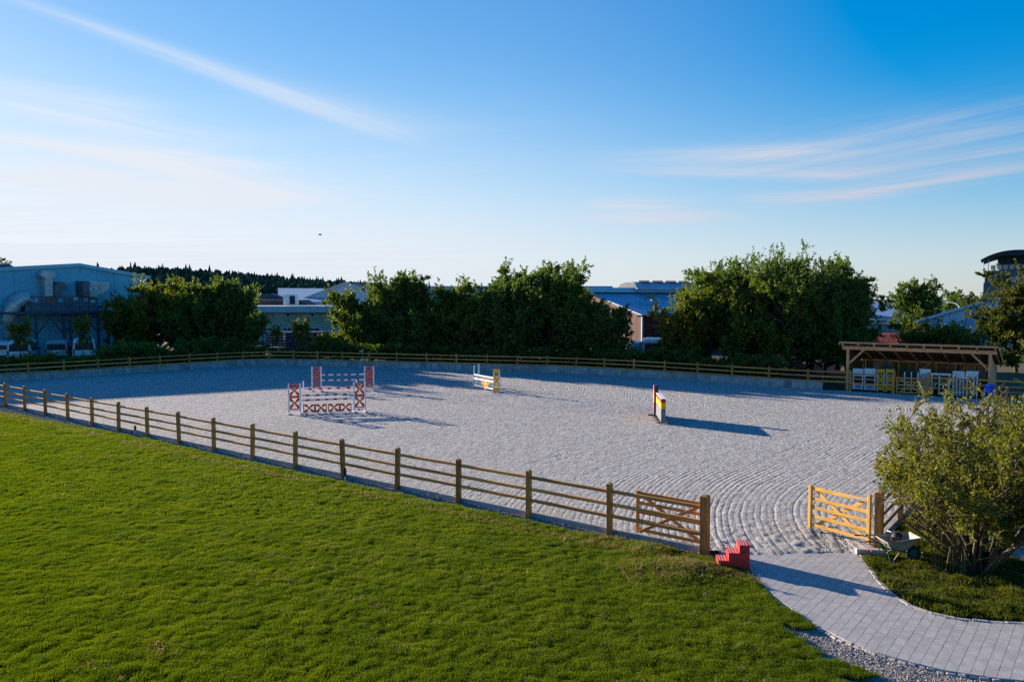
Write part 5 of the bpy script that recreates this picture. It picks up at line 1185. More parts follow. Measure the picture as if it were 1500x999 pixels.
pole('middle striped pole of the nearer red jump', jp(.36, .96, .0), jp(L-.36, .98, .0), BANDS); pole('lowest striped pole of the nearer red jump, above the red fillers', jp(.36, .71), jp(L-.36, .74), BANDS)
rs = thing('jump_upright', 'thin pink-white upright standing just behind the left stand of the nearer red jump', 'jump stand', tuple(jp(.42, 0, 1.1)), ja)
MB().box((0, 0, .8), (.07, .09, 1.6), None, .008).build('side_post', M['white'], rs); feet(rs, (0,), .3)
rs2 = thing('jump_upright', 'thin white upright hidden behind the right stand of the nearer red jump', 'jump stand', tuple(jp(L-.12, 0, 1.1)), ja)
MB().box((0, 0, .8), (.07, .09, 1.6), None, .008).build('side_post', M['white'], rs2); feet(rs2, (0,), .3)
pole('sunlit striped pole at the back of the nearer red jump', jp(.45, 1.16, 1.1), jp(L-.15, 1.20, 1.1), BANDS)
def filler(label, p, ang, Wd, H):
    t = thing('jump_filler', label, 'jump filler', (p.x, p.y, SAND), ang, 'low red lattice fillers'); mb = MB(); z0, z1 = .09, H
    motif(mb, z0, z1, -Wd/2+.02, 0, True, -.012, .012); motif(mb, z0, z1, 0, Wd/2-.02, True, -.012, .012); mb.build('lattice_board', M['jump_red'], t)
    MB().box((0, 0, .065), (Wd, .05, .05)).build('base_rail', M['white'], t); feet(t, (-Wd*.4, Wd*.4), .22); return t
filler('left one of the two low red lattice fillers in the nearer red jump', jp(.40+(L-.8)*.25, 0, -.03), ja, (L-.8)/2-.03, .50); filler('right one of the two low red lattice fillers in the nearer red jump', jp(.40+(L-.8)*.75, 0, -.03), ja, (L-.8)/2-.03, .50)
jl, jr = G(464, 573, SAND), G(541, 572.3, SAND); jd, ja = jump_line(jl, jr); jn = Vector((-jd.y, jd.x, 0)); L = (jr-jl).length
red_wing('red lattice jump stand at the left end of the farther red jump', jl, ja); red_wing('red lattice jump stand at the right end of the farther red jump', jr, ja)
for z, lb_ in ((1.07, 'top'), (.71, 'middle'), (.16, 'bottom')): pole(lb_+' striped pole of the farther red jump in the shade', jp(.34, z), jp(L-.34, z+.02), BANDS)

def yellow_wing(label, p, ang, H=1.5, Wd=.46, grp='yellow and white jump stands', z=SAND):
    t = thing('jump_wing', label, 'jump stand', (p.x, p.y, z), ang, grp)
    for x in (-Wd/2, Wd/2): MB().box((x, 0, H/2), (.07, .07, H), None, .008).build('side_post', M['white'], t)
    for z0, z1 in ((.06, .30), (H-.24, H-.01)): MB().box((0, -.02, (z0+z1)/2), (Wd+.05, .11, z1-z0), None, .01).build('end_board', M['yellow'], t)
    mb = MB(); zc = H*.52; hw = Wd/2-.035
    for s in (-1, 1):
        mb.bar((s*hw, 0, zc+.28), (-s*hw, 0, zc-.28), .10, .05, Vector((0, 1, 0))); 
    mb.box((0, -.035, zc+.30), (2*hw, .03, .09)).box((0, -.035, zc-.30), (2*hw, .03, .09)); mb.box((0, -.045, zc+.08), (2*hw, .03, .12)).box((0, -.045, zc-.12), (2*hw*.9, .03, .1))
    mb.build('lattice', M['yellow'], t); feet(t, (-Wd/2, Wd/2), .26); return t
yl, yr = G(694.5, 567.5, SAND), G(727.5, 575, SAND); yd, ya = jump_line(yl, yr); yn = Vector((-yd.y, yd.x, 0)); L = (yr-yl).length
yellow_wing('yellow and white jump stand at the near right end of the yellow jump', yr, ya+R(35), 1.5, .40)
t = thing('jump_wing', 'slim white double-post jump stand at the far left end of the yellow jump', 'jump stand', tuple(yl), R(62), 'yellow and white jump stands')
for x, h in ((0, 1.48), (.62, 1.55)): MB().box((x, 0, h/2), (.08, .08, h), None, .008).build('side_post', M['white'], t)
MB().bar((0.03, 0, .55), (.58, 0, .95), .05, .05).bar((0.03, 0, .2), (.58, 0, .55), .05, .05).bar((.03, 0, .95), (.58, 0, .72), .05, .05).build('brace', M['white'], t)
MB().box((.67, 0, .85), (.025, .075, 1.35)).build('edge_strip', M['yellow'], t)
for s in (-1, 1): MB().bar((0, s*.04, .03), (0, s*.42, .03), .08, .06).bar((.62, s*.04, .03), (.62, s*.30, .03), .08, .06).build('foot', M['white'], t)
YB = [(.14, .13), (.32, .13), (.58, .13), (.82, .13)]
def yp(s, z, n=0.0): return yl+yd*s+yn*n+Vector((0, 0, z))
for z, lb_ in ((.88, 'top'), (.16, 'bottom')): pole(lb_+' white pole with thin yellow rings of the yellow jump', yp(.08, z), yp(L-.1, z+.02), YB, ('white', 'yellow'), .045, 'yellow jump poles')
pole('plain white plank pole of the yellow jump above its yellow fan', yp(.08, .62), yp(L-.1, .64), [], ('white', 'yellow'), .055, 'yellow jump poles')
fp = yp(L*.52, .0); t = thing('hanging_filler', 'yellow fan-shaped filler hanging under the white plank of the yellow jump', 'jump filler', tuple(fp), ya)
mb = MB()
for k in (-2, -1, 0, 1, 2): mb.bar((k*.035, 0, .10), (k*.27, 0, .56), .07, .04, Vector((0, 1, 0)))
mb.prism([(-.3, .54), (.3, .54), (.1, .24), (-.1, .24)], 'y', -.018, .018); mb.build('fan', M['yellow'], t); MB().box((0, 0, .07), (.16, .06, .07)).build('fan_foot', M['white'], t)

# ---- painted wall jump
wn = G(971.5, 621, SAND); wdv = Vector((.085, 1.0, 0)); wL = 2.5; wa = math.atan2(wdv.y, wdv.x)
wj = thing('wall_jump', 'wooden wall jump painted grey, yellow and red with a white top, casting a long shadow', 'jump wall', (wn.x, wn.y, SAND), wa)
th_ = .22
MB().box((wL/2, 0, .40), (wL, th_, .58)).build('grey_course', M['grey_p'], wj)
MB().box((wL/2, 0, .875), (wL+.004, th_+.004, .30)).build('yellow_course', M['yellow'], wj)
MB().box((wL/2, 0, 1.115), (wL+.008, th_+.008, .17)).build('red_course', M['pole_red'], wj)
MB().box((wL/2, 0, 1.215), (wL+.02, th_+.02, .026)).build('top_board', M['white'], wj)
MB().box((-.012, 0, .66), (.02, .11, .045)).build('hand_hole', M['black'], wj)
for x in (.1, .95, 1.75, wL-.05): MB().box((x, 0, .055), (.07, .62, .06), None, .012).build('foot', M['dark'], wj)
for x in (.04, wL-.04): MB().box((x, 0, .085), (.08, th_, .05)).build('leg_block', M['grey_p'], wj)
wt = thing('wall_jump_pillar', 'taller navy pillar with yellow and pink side at the far end of the wall jump', 'jump stand', tuple(wn+wdv.normalized()*(wL+.22)+Vector((-.10, 0, 0))), wa)
MB().box((0, 0, .85), (.30, .21, 1.5), None, .008).build('pillar_body', M['navy'], wt)
M['pink'] = mat('pink_paint', (0.60, 0.06, 0.16), (0.5, 0.05, 0.14), 0.5, 3)
MB().box((0, .115, 1.0), (.31, .02, .62)).build('side_board', M['yellow'], wt); MB().box((0, .115, .42), (.31, .02, .5)).build('side_board', M['pink'], wt); MB().box((0, .115, 1.45), (.31, .02, .24)).build('side_board', M['jump_red'], wt)
MB().box((0, 0, .04), (.1, .8, .06), None, .012).build('foot', M['dark'], wt)

# ================================================================== RED MOUNTING STEPS
bp_ = G(1052, 832.5, .06); bq = G(1098, 834.5, .06); ba = math.atan2(bq.y-bp_.y, bq.x-bp_.x)
blk = thing('mounting_steps', 'red three-step mounting block with grip strips on its treads by the dark gate', 'mounting block', (bp_.x, bp_.y, 0.05), ba)
bw = (bq-bp_).to_2d().length; st_ = bw/3
for k, h in enumerate((.175, .36, .545)):
    MB().box((st_*(k+.5)+(0.001*k), .215, h/2), (st_, .42-.004*k, h), None, .006).build('step_box', M['block_red'], blk)
    MB().box((st_*(k+.5), .215, h+.009), (st_+.012, .445, .018), None, .004).build('tread', M['block_red'], blk)
    for j in range(3): MB().box((st_*(k+.22+.27*j), .215, h+.020), (.022, .40, .006)).build('grip_strip', M['grip'], blk)
    MB().box((st_*k-.004, .215, h-.085), (.006, .10, .028)).build('hand_hole', M['dark'], blk)
MB().box((st_*2.42, -.003, .41), (.085, .006, .022)).build('hand_hole', M['dark'], blk)

# ================================================================== WHEELBARROW
wb_p = G(1309, 824, .02); wb = thing('wheelbarrow', 'dirty grey metal wheelbarrow with green frame beside the yellow gate post', 'wheelbarrow', (wb_p.x+.07, wb_p.y+.12, .02), R(4)); wb.scale = (.92, .92, .92)
bot = [(-.16, -.17), (.24, -.17), (.24, .17), (-.16, .17)]; topp = [(-.34, -.29, .56), (.53, -.27, .66), (.53, .27, .66), (-.34, .29, .56)]
mb = MB(); vs = [(x, y, .33) for x, y in bot]+topp+[(x*.93+.005, y*.9, .345) for x, y in bot]+[(x*.955+.003, y*.94, z) for x, y, z in topp]
mb.add(vs, [(3, 2, 1, 0), (0, 1, 5, 4), (1, 2, 6, 5), (2, 3, 7, 6), (3, 0, 4, 7), (8, 9, 10, 11), (8, 12, 13, 9), (9, 13, 14, 10), (10, 14, 15, 11), (11, 15, 12, 8)]+[(4+i, 4+(i+1) % 4, 12+(i+1) % 4, 12+i) for i in range(4)])
mb.build('tray', M['galv'], wb)
rim = [Vector(p) for p in topp]; MB().tube(rim+[rim[0]], .013, 6).build('rim', M['galv'], wb)
for s in (-1, 1):
    MB().tube([(-.78, s*.27, .60), (-.60, s*.26, .585), (-.36, s*.22, .42), (.10, s*.16, .30), (.36, s*.10, .22), (.62, s*.085, .19)], .016, 6).build('frame_tube', M['green_m'], wb, True)
    MB().tube([(-.92, s*.275, .61), (-.77, s*.27, .60)], .021, 6).build('grip', M['black'], wb)
    MB().tube([(-.30, s*.20, .38), (-.24, s*.24, .02), (-.20, s*.24, .0)], .015, 6).build('leg', M['green_m'], wb)
    MB().tube([(-.20, s*.24, .02), (.06, s*.16, .30)], .013, 6).build('leg_brace', M['galv'], wb)
wh = MB().lathe([(.115, -.045), (.165, -.045), (.19, -.025), (.195, 0), (.19, .025), (.165, .045), (.115, .045), (.115, -.045)], 22, (.50, 0, .195), Matrix.Rotation(math.pi/2, 4, 'X')).build('wheel', M['black'], wb, True)
MB().lathe([(.0, -.02), (.112, -.03), (.112, .03), (.0, .02)], 18, (.50, 0, .195), Matrix.Rotation(math.pi/2, 4, 'X')).build('rim_disc', M['green_m'], wh)
MB().tube([(.50, -.1, .195), (.50, .1, .195)], .018, 8).build('axle', M['galv'], wh)
MB().tube([(.62, -.09, .19), (.74, -.04, .19), (.74, .04, .19), (.62, .09, .19)], .014, 6).build('front_guard', M['green_m'], wb)
bk = thing('bucket', 'dark bucket lying in the wheelbarrow tray', 'bucket', (wb.location.x-.02, wb.location.y-.02, .39), R(20))
MB().lathe([(.02, 0), (.10, 0), (.13, .22), (.122, .22), (.095, .012), (.02, .012)], 18, (0, 0, .10), Matrix.Rotation(R(35), 4, 'Y')).build('bucket_body', M['dark'], bk, True)
MB().tube([(-.1, -.13, .27), (-.16, -.06, .36), (-.16, .06, .36), (-.1, .13, .27)], .006, 5).build('bucket_handle', M['zinc'], bk)
sp = thing('shovel', 'grey garden tool lying across the wheelbarrow handles', 'tool', (wb.location.x, wb.location.y, .02), R(9))
MB().tube([(-.75, .02, .66), (-.12, .06, .58)], .016, 7).build('shaft', M['grey_rail'] if False else M['galv'], sp)
MB().add([(-.14, -.04, .59), (.12, -.06, .55), (.15, .06, .55), (.12, .16, .55), (-.14, .14, .59), (0, .05, .53)], [(0, 1, 5), (1, 2, 5), (2, 3, 5), (3, 4, 5), (4, 0, 5)]).build('blade', M['galv'], sp)
mtl = thing('metal_scoop', 'shiny scoop on top of the bucket in the wheelbarrow', 'scoop', (wb.location.x+.0, wb.location.y+.02, .59), R(60))
MB().lathe([(.02, 0), (.05, .01), (.055, .12), (.05, .12), (.02, .02)], 10, (0, 0, .05), Matrix.Rotation(R(60), 4, 'X')).build('scoop_body', M['zinc'], mtl, True); MB().tube([(0, -.02, .05), (0, .12, .12)], .01, 6).build('handle', M['zinc'], mtl)
sh = G(1273, 806, .2); shr = thing('pruning_shears', 'red-handled shears on the concrete block below the yellow gate', 'shears', (sh.x, sh.y, .19), R(70))
for s in (-1, 1): MB().tube([(0, 0, .02), (-.06, s*.03, .03), (-.17, s*.045, .03)], .016, 6).build('handle', M['pole_red'], shr); MB().bar((0, 0, .02), (.14, -s*.012, .02), .02, .006).build('blade', M['zinc'], shr)

# ================================================================== WOODEN SHED
FS = Front(G(1241, 569, .08), R(-35)); shed = FS.thing('wooden_shed', 'open-fronted wooden shed with sloping roof storing jump parts', 'shed')
Ws = FS.sz(1450, 540)[0]; DP = 4.4
zb0 = FS.sz(1241, 513)[1]; zb1 = FS.sz(1450, 518)[1]; zb = (zb0+zb1)/2
def roofz(y): return zb+.52-(y+.45)*.265
for x in (0, Ws): MB().box((0, 0, 0), (zb+.2, .17, .17), None, .01).build('post', M['shed_wood'], shed).matrix_local = Matrix.Translation((x, 0, (zb+.2)/2-.2)) @ Matrix.Rotation(-math.pi/2, 4, 'Y')
MB().box((Ws/2, -.02, zb+.12), (Ws+.7, .18, .235), None, .01).build('front_beam', M['shed_wood'], shed)
for s, x in ((1, 0), (-1, Ws)): MB().bar((x+s*.06, 0, zb-.95), (x+s*1.0, 0, zb+.01), .12, .10, Vector((0, 1, 0))).build('brace', M['shed_wood'], shed)
nr = 10
for k in range(nr):
    x = -.28+(Ws+.56)*k/(nr-1); o = MB().bar((x, -.40, roofz(-.40)-.16), (x, DP+.35, roofz(DP+.35)-.16), .09, .16).build('rafter', M['shed_wood'], shed)
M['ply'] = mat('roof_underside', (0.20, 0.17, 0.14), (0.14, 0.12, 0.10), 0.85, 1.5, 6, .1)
nsheet = 7
for k in range(nsheet):
    a, b = -.45+(Ws+.9)*k/nsheet+.006, -.45+(Ws+.9)*(k+1)/nsheet-.006
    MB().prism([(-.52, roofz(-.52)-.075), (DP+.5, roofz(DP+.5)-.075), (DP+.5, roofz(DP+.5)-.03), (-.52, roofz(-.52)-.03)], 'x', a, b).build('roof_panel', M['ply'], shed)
for k in range(2): MB().box((-.45+(Ws+.9)*(k+.5)/2, -.545, roofz(-.52)-.045), ((Ws+.9)/2-.006, .03, .11)).build('front_board', M['shed_wood'], shed)
for x in (-.47, Ws+.47): MB().bar((x, -.52, roofz(-.52)-.10), (x, DP+.5, roofz(DP+.5)-.10), .035, .21).build('barge_board', M['shed_wood'], shed)
M['felt'] = mat('roof_felt', (0.13, 0.10, 0.09), (0.09, 0.075, 0.07), 0.9, 3)
MB().prism([(-.56, roofz(-.56)-.028), (DP+.55, roofz(DP+.55)-.028), (DP+.55, roofz(DP+.55)-.008), (-.56, roofz(-.56)-.008)], 'x', -.5, Ws+.5).build('roof_cover', M['felt'], shed)
zbk = roofz(DP)-.20
def boards(n, f, zt, name='wall_board'):
    for k in range(n):
        o = f(k); 
def back_open(x): return None
wins = []
for x0, x1 in ((1279, 1308.5), (1411, 1444)):
    F_ = Front((FS.A+Vector((-FS.d.y, FS.d.x))*DP), R(-35)); wins.append((F_.sz(x0, 545)[0], F_.sz(x1, 545)[0], .75, zbk-.12))
nbd = 64
for k in range(nbd):
    a, b = Ws*k/nbd+.004, Ws*(k+1)/nbd-.004; m_ = (a+b)/2; w = next((w for w in wins if w[0] < m_ < w[1]), None)
    for z0, z1 in ([(0, zbk)] if not w else [(0, w[2])]):
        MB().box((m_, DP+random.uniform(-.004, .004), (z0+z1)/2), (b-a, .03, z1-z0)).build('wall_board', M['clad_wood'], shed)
for w in wins: window(shed, w[0], w[2], w[1], w[3], DP, M['shed_wood'], M['glass_lt'], .07, 1 if w is wins[0] else 2)
for x in (.0, Ws): 
    for k in range(24):
        y0, y1 = .12+(DP-.14)*k/24+.004, .12+(DP-.14)*(k+1)/24-.004
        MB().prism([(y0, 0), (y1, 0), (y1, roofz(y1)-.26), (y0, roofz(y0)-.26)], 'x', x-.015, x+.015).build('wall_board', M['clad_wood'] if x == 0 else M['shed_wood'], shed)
MB().box((Ws/2, DP-.10, zbk+.03), (Ws-.1, .14, .16)).build('back_beam', M['shed_wood'], shed)
for k in range(8): MB().box((Ws*(k+.02)/7.05+.08, DP-.09, zbk/2), (.12, .12, zbk-.08)).build('back_post', M['shed_wood'], shed)
for k in (3, 5): MB().bar((Ws*k/7+.15, DP-.16, zbk-.6), (Ws*k/7+.9, DP-.16, zbk-.08), .1, .06, Vector((0, 1, 0))).build('brace', M['shed_wood'], shed)

# jump parts stored under the roof: each stands on the ground a little behind the fence
nS = Vector((-FS.d.y, FS.d.x))
def stored(px0, px1, ytop, ybot, dep):
    F_ = Front(FS.A+nS*dep, R(-35)); s0, s1 = F_.sz(px0, 560)[0], F_.sz(px1, 560)[0]; z1 = F_.sz((px0+px1)/2, ytop)[1]
    p = F_.A+F_.d*((s0+s1)/2); return p, s1-s0, z1-.08
def white_panel(px0, px1, label):
    p, w, h = stored(px0, px1, 539.5, 572, -.15); t = thing('show_jump_filler', label, 'jump filler', (p.x, p.y, .08), R(-35)+R(10), 'white panels with blue oval emblems'); 
    MB().box((0, 0, h*.845), (w, .05, h*.29), None, .006).build('top_board', M['white'], t)
    for x in (-w/2+.04, w/2-.04): MB().box((x, 0, h*.35), (.08, .05, h*.70)).build('side_post', M['white'], t)
    MB().box((0, 0, h*.665), (w-.165, .05, .07)).build('cross_rail', M['white'], t)
    bb = MB().box((0, 0, h*.14), (w-.165, .045, h*.26)).build('base_board', M['white'], t)
    for k in range(5): MB().box((-w*.3+w*.15*k, .005, h*.47), (.05, .03, h*.34)).build('bar', M['dark'], t)
    MB().box((0, .03, h*.47), (w-.17, .012, h*.36)).build('opening_shade', M['dark'], t)  # dark sheet added behind the frame's opening, standing for the shade inside it
    def ell(a, b, n=24): return [(a*math.cos(6.2832*k/n), h*.14+b*math.sin(6.2832*k/n)) for k in range(n)]
    MB().prism(ell(w*.36, h*.098), 'y', -.028, -.0235).build('emblem', M['logo_blue'], bb); MB().prism(ell(w*.325, h*.078), 'y', -.031, -.0285).build('emblem_field', M['sill_w'], bb)
    mb = MB()
    for x, tl in ((-.17, .2), (-.05, -.3), (.07, .25), (.18, -.1)): mb.bar((w*(x-.03), -.033, h*.10), (w*(x+.03+tl*.1), -.033, h*.185), .045, .004, Vector((0, 1, 0)))
    mb.bar((-w*.2, -.033, h*.14), (w*.2, -.033, h*.14), .02, .004, Vector((0, 1, 0))).build('emblem_mark', M['logo_blue'], bb)
white_panel(1249, 1264.5, 'left white panel with a blue oval emblem under the shed roof'); white_panel(1266, 1282.5, 'right white panel with a blue oval emblem, next to the yellow stands in the shed')
for x0, x1, lb_ in ((1284.5, 1295.5, 'left yellow and white stand stored in the shed beside the white panels'), (1298, 1309.5, 'right yellow and white stand stored in the shed beside the big fence post')):
    p, w, h = stored(x0, x1, 540.5, 574, -.2); yellow_wing(lb_, p, R(-25), h, w*.9, 'yellow stands stored in the shed', .08)
p, w, h = stored(1323.5, 1346, 542, 575, -.1); t = thing('slatted_stand', 'dark stand with white uprights behind the small shed gate', 'jump stand', (p.x, p.y, .08), R(-30))
MB().box((0, 0, h-.08), (w, .06, .16)).build('top_board', M['dark'], t); MB().box((0, .02, h*.22), (w, .04, .4)).build('base_board', M['dark'], t)
for k in range(5): MB().box((-w/2+.06+(w-.12)*k/4, -.01, h*.46), (.075, .05, h*.90)).build('upright', M['white'] if k % 2 == 0 else M['dark'], t)
p, w, h = stored(1346.5, 1363, 540.5, 573, .05); t = thing('arch_panel', 'white panel with raised arch leaning behind the small shed gate', 'jump panel', (p.x, p.y, .08), R(-32))
MB().box((0, 0, h/2), (w, .05, h), None, .006).build('panel_board', M['white'], t)
mb = MB()
for r0 in (.40, .27, .14):
    pts = [(w*r0*math.cos(a), -.035, h*.62+w*r0*math.sin(a)*1.1) for a in np.linspace(0, math.pi, 9)]; mb.tube([(pts[0][0], -.035, h*.35)]+pts+[(pts[-1][0], -.035, h*.35)], .022, 5)
mb.build('arch_moulding', M['grey_p'], t)
p, w, h = stored(1362, 1393, 546.5, 577, -.25); t = thing('white_frame_stand', 'white table-like frame with dark inner panel stored right of the small shed gate', 'jump stand', (p.x, p.y, .08), R(-30))
MB().box((0, 0, h-.07), (w, .16, .13), None, .01).build('top_board', M['white'], t)
for x in (-w*.40, -w*.05, w*.42): MB().box((x, 0, (h-.15)/2), (.085, .06, h-.15)).build('side_post', M['white'], t)
MB().box((w*.18, 0, h*.47), (w*.42, .05, .08)).build('cross_rail', M['white'], t); MB().box((w*.18, 0, .09), (w*.42, .05, .10)).build('cross_rail', M['white'], t)
MB().box((w*.18, .02, h*.66), (w*.40, .03, h*.30)).build('brown_board', M['clad_wood'], t); MB().box((w*.18, .02, h*.28), (w*.40, .03, h*.26)).build('red_board', M['red_clad'], t)
for x0, x1, sg, lb_ in ((1395, 1413, -1, 'left white picket panel with diagonal brace stored in the shed'), (1415, 1433, 1, 'right white picket panel with diagonal brace, next to the shed window')):
    p, w, h = stored(x0, x1, 543.5, 578, -.2); t = thing('picket_panel', lb_, 'jump panel', (p.x, p.y, .08), R(-26), 'white picket panels with diagonal braces')
    MB().box((0, 0, h-.09), (w, .05, .17)).build('top_board', M['white'], t)
    for k in range(4): MB().box((-w/2+.06+(w-.12)*k/3, 0, (h-.2)/2), (.10, .045, h-.2)).build('picket', M['white'], t)
    MB().prism([(-w/2, h-.17), (w/2, h-.17), (w/2*sg*-1, h-.62)], 'y', -.018, .02).build('gusset', M['white'], t)
    MB().bar((-sg*(w/2-.05), -.035, h*.55), (sg*(w/2-.05), -.035, h-.2), .07, .03, Vector((0, 1, 0))).build('brace', M['sill_w'], t)
    MB().box((0, 0, h*.14), (w, .05, .09)).build('cross_rail', M['white'], t)
# blue plastic jump block
bl = G(1449, 590, .02); t = thing('plastic_block', 'bright blue plastic jump block standing on the sand in front of the shed', 'jump block', (bl.x, bl.y, .06), R(12))
def ringp(a, b, n=16): return [(a*math.cos(6.2832*k/n), b*math.sin(6.2832*k/n)) for k in range(n)]
o, i_ = ringp(.27, .29), ringp(.10, .13); mb = MB()
for (zc) in (.62,):
    n = 16; vs = [(x, -.2, zc+z) for x, z in o]+[(x, .2, zc+z) for x, z in o]+[(x, -.2, zc+z) for x, z in i_]+[(x, .2, zc+z) for x, z in i_]
    fs = []
    for k in range(n): j = (k+1) % n; fs += [(k, j, n+j, n+k), (2*n+k, 3*n+k, 3*n+j, 2*n+j), (k, 2*n+k, 2*n+j, j), (n+k, n+j, 3*n+j, 3*n+k)]
    mb.add(vs, fs)
mb.build('ring', M['blue'], t, False)
MB().box((0, 0, .97), (.46, .38, .16), None, .05).build('top_lug', M['blue'], t); MB().prism([(-.42, 0), (.42, 0), (.40, .12), (.18, .34), (-.18, .34), (-.40, .12)], 'y', -.21, .21).build('base_block', M['blue'], t)

# ================================================================== SMALL POSTS, POLES, BIRD
for px, py, h, lb_ in ((198, 634.5, .36, 'small black marker post with white foot in gravel along the left part of the fence'), (505.5, 703, .40, 'small black marker post right beside a post of the near fence')):
    p = G(px, py, .0); t = thing('marker_post', lb_, 'marker post', (p.x, p.y, 0)); MB().lathe([(.0, .14), (.05, .14), (.05, h-.02), (.03, h), (0, h)], 10).build('post_body', M['black'], t); MB().tube([(0, 0, -.05), (0, 0, .145)], .03, 8).build('foot', M['white'], t)
p = off_far(13.7, .35); t = thing('ribbon_pole', 'thin pale rod with fluttering light ribbons sticking up behind the far fence', 'rod', (p.x, p.y, .40)); t.scale = (1, 1, 1)
MB().tube([(0, 0, -.1), (.02, 0, 1.25)], .018, 6).build('rod', M['fascia'], t)
mb = MB()
for k in range(6): q_ = Vector((random.uniform(-.22, .10), random.uniform(-.05, .05), random.uniform(.75, 1.4))); mb.box(q_, (random.uniform(.05, .13), .02, random.uniform(.03, .07)), Matrix.Rotation(random.uniform(-.8, .8), 4, 'Y'))
mb.build('ribbon', M['sill_w'], t)
p = G(1211, 566, .1); t = thing('metal_pole', 'thin grey metal pole behind the fence left of the shed', 'pole', (p.x+.2, p.y+1.2, 0)); MB().tube([(0, 0, -.1), (0, 0, 1.55)], .025, 8).build('pole_shaft', M['galv'], t); MB().box((0, 0, 1.56), (.07, .07, .06)).build('pole_cap', M['galv'], t)
p = P(469, 344, 70); t = thing('bird', 'tiny dark bird flying high above the hedge', 'bird', tuple(p), R(20))
MB().lathe([(.0, -.16), (.03, -.12), (.055, 0), (.045, .09), (.0, .16)], 8, (0, 0, 0), Matrix.Rotation(math.pi/2, 4, 'Y')).build('body', M['black'], t, True)
for s in (-1, 1): MB().add([(.06, s*.03, 0), (-.05, s*.03, 0), (-.08, s*.20, .07), (-.12, s*.36, .02), (.0, s*.20, .08)], [(0, 1, 2, 4), (2, 3, 4)]).build('wing', M['black'], t)

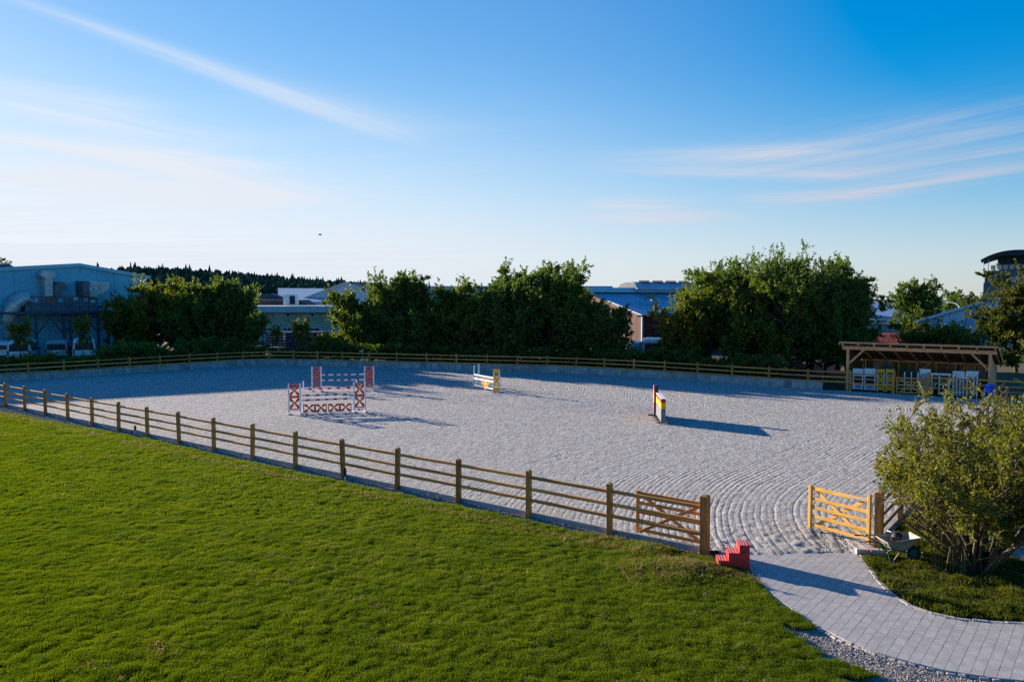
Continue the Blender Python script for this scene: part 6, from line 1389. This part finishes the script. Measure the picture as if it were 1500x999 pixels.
# ================================================================== PARKED VANS
M['van_white'] = mat('van_white', (0.70, 0.72, 0.74), (0.62, 0.64, 0.66), 0.35, 1.0, spec=.5); M['van_grey'] = mat('van_grey', (0.30, 0.31, 0.32), (0.25, 0.26, 0.27), 0.35, 1.0, spec=.5)
M['lamp_red'] = mat('tail_lamp', (0.35, 0.02, 0.02), (0.3, 0.02, 0.02), 0.3); M['lamp_clear'] = mat('head_lamp', (0.6, 0.6, 0.62), (0.5, 0.5, 0.52), 0.25)
def van(label, x, y, ang, paint='van_white', H=1.98, L=5.0, Wd=1.92, z=.40, grp='vans parked behind the far fence', panel=False):
    t = thing('parked_van', label, 'van', (x, y, z), ang, grp); hw = Wd/2
    secs = [(0, .42, H-.20, .92), (.06, .36, H-.10, .96), (.25, .33, H-.03, .985), (1.6, .32, H, 1), (L-1.75, .32, H-.01, 1), (L-1.30, .32, H-.10, .99), (L-.72, .32, 1.22, .97), (L-.18, .34, 1.02, .95), (L-.02, .38, .80, .90)]
    vs, fs = [], []; n = 12
    for x_, zl, zh, k in secs:
        w = hw*k; r_ = min(.16, (zh-zl)*.3); wt_ = w*(.90 if zh > 1.4 else .94); zm = min(1.0, (zl+zh)/2+.1)
        vs += [(x_, -w*.93, zl), (x_, -w, zl+.12), (x_, -w, zm), (x_, -wt_, zh-r_), (x_, -wt_+r_*.4, zh-r_*.3), (x_, -wt_*.55, zh), (x_, wt_*.55, zh), (x_, wt_-r_*.4, zh-r_*.3), (x_, wt_, zh-r_), (x_, w, zm), (x_, w, zl+.12), (x_, w*.93, zl)]
    for i in range(len(secs)-1):
        for k in range(n): j = (k+1) % n; fs.append((i*n+k, i*n+j, i*n+n+j, i*n+n+k))
    fs += [tuple(range(n))[::-1], tuple(range((len(secs)-1)*n, len(secs)*n))]
    MB().add(vs, fs).build('body', M[paint], t, False)
    MB().add([(-.014, -.74, 1.08), (-.014, .74, 1.08), (-.012, .70, H-.30), (-.012, -.70, H-.30)], [(0, 1, 2, 3)]).build('rear_window', M['glass'], t)
    MB().add([(L-1.24, -.74, H-.16), (L-1.24, .74, H-.16), (L-.70, .80, 1.26), (L-.70, -.80, 1.26)], [(0, 1, 2, 3)]).build('windscreen', M['glass'], t)
    for s in (-1, 1):
        for a, b in (((.35, 1.55), (1.65, 2.85)) if not panel else ())+((2.95, 3.75),):
            MB().add([(a, s*(hw*.995+.012), 1.08), (b, s*(hw*.995+.012), 1.08), (b, s*(hw*.92+.014), H-.24), (a, s*(hw*.92+.014), H-.24)], [(0, 1, 2, 3)]).build('side_window', M['glass'], t)
        MB().box((-.004, s*.82, .95), (.03, .14, .42)).build('tail_lamp', M['lamp_red'], t); MB().box((L-.12, s*.70, .82), (.2, .3, .16)).build('head_lamp', M['lamp_clear'], t)
        for xw in (.95, L-1.0):
            w = MB().lathe([(.19, -.1), (.30, -.1), (.325, -.06), (.325, .06), (.30, .1), (.19, .1)], 16, (xw, s*(hw-.09), .325), Matrix.Rotation(math.pi/2, 4, 'X')).build('wheel', M['black'], t, True)
            MB().lathe([(0, -.06), (.2, -.08), (.2, .08), (0, .06)], 12, (xw, s*(hw-.09), .325), Matrix.Rotation(math.pi/2, 4, 'X')).build('rim', M['galv'], w)
        MB().box((L-1.55, s*(hw+.10), 1.12), (.12, .18, .2), None, .03).build('wing_mirror', M['dark'], t)
    MB().box((-.02, 0, .95), (.02, .52, .12)).build('number_plate', M['white'], t); MB().box((-.06, 0, .48), (.14, 1.8, .18), None, .04).build('bumper', M['dark'], t)
    return t
def vp(px, Y): p = at_px(px, Y); return p[0], p[1]
van('white van at the left edge seen from behind through yellowish bushes', *vp(27, 69), R(112))
van('grey van half hidden by bushes between the two white vans on the left', *vp(82, 71), R(115), 'van_grey', 1.9)
van('white van with dark rear window left of the left tree group', *vp(123, 71), R(118), 'van_white', 2.05)
van('white car roof glimpsed beyond the left tree group', *vp(-4, 71), R(110), 'van_white', 1.8)
van('white van parked behind the left tree group, far back', *vp(152, 84), R(150), 'van_white', 2.0)
van('white minibus seen from behind in front of the red hall', *vp(957, 66.5), R(80), 'van_white', 2.35, 5.4, 2.0, .3)
van('white panel van standing side-on left of the minibus by the red hall', *vp(921, 70), R(8), 'van_white', 2.0, 5.0, 1.9, .3, panel=True)
van('white van half hidden by the big tree clump right of the minibus', *vp(992, 67), R(100), 'van_white', 2.1, 5.0, 1.95, .3)
van('white van seen through a gap low in the far hedge', *vp(790, 78), R(20), 'van_white', 2.0)
van('white van glimpsed under the big tree clump', *vp(1096, 68), R(20), 'van_white', 2.0, z=.3)
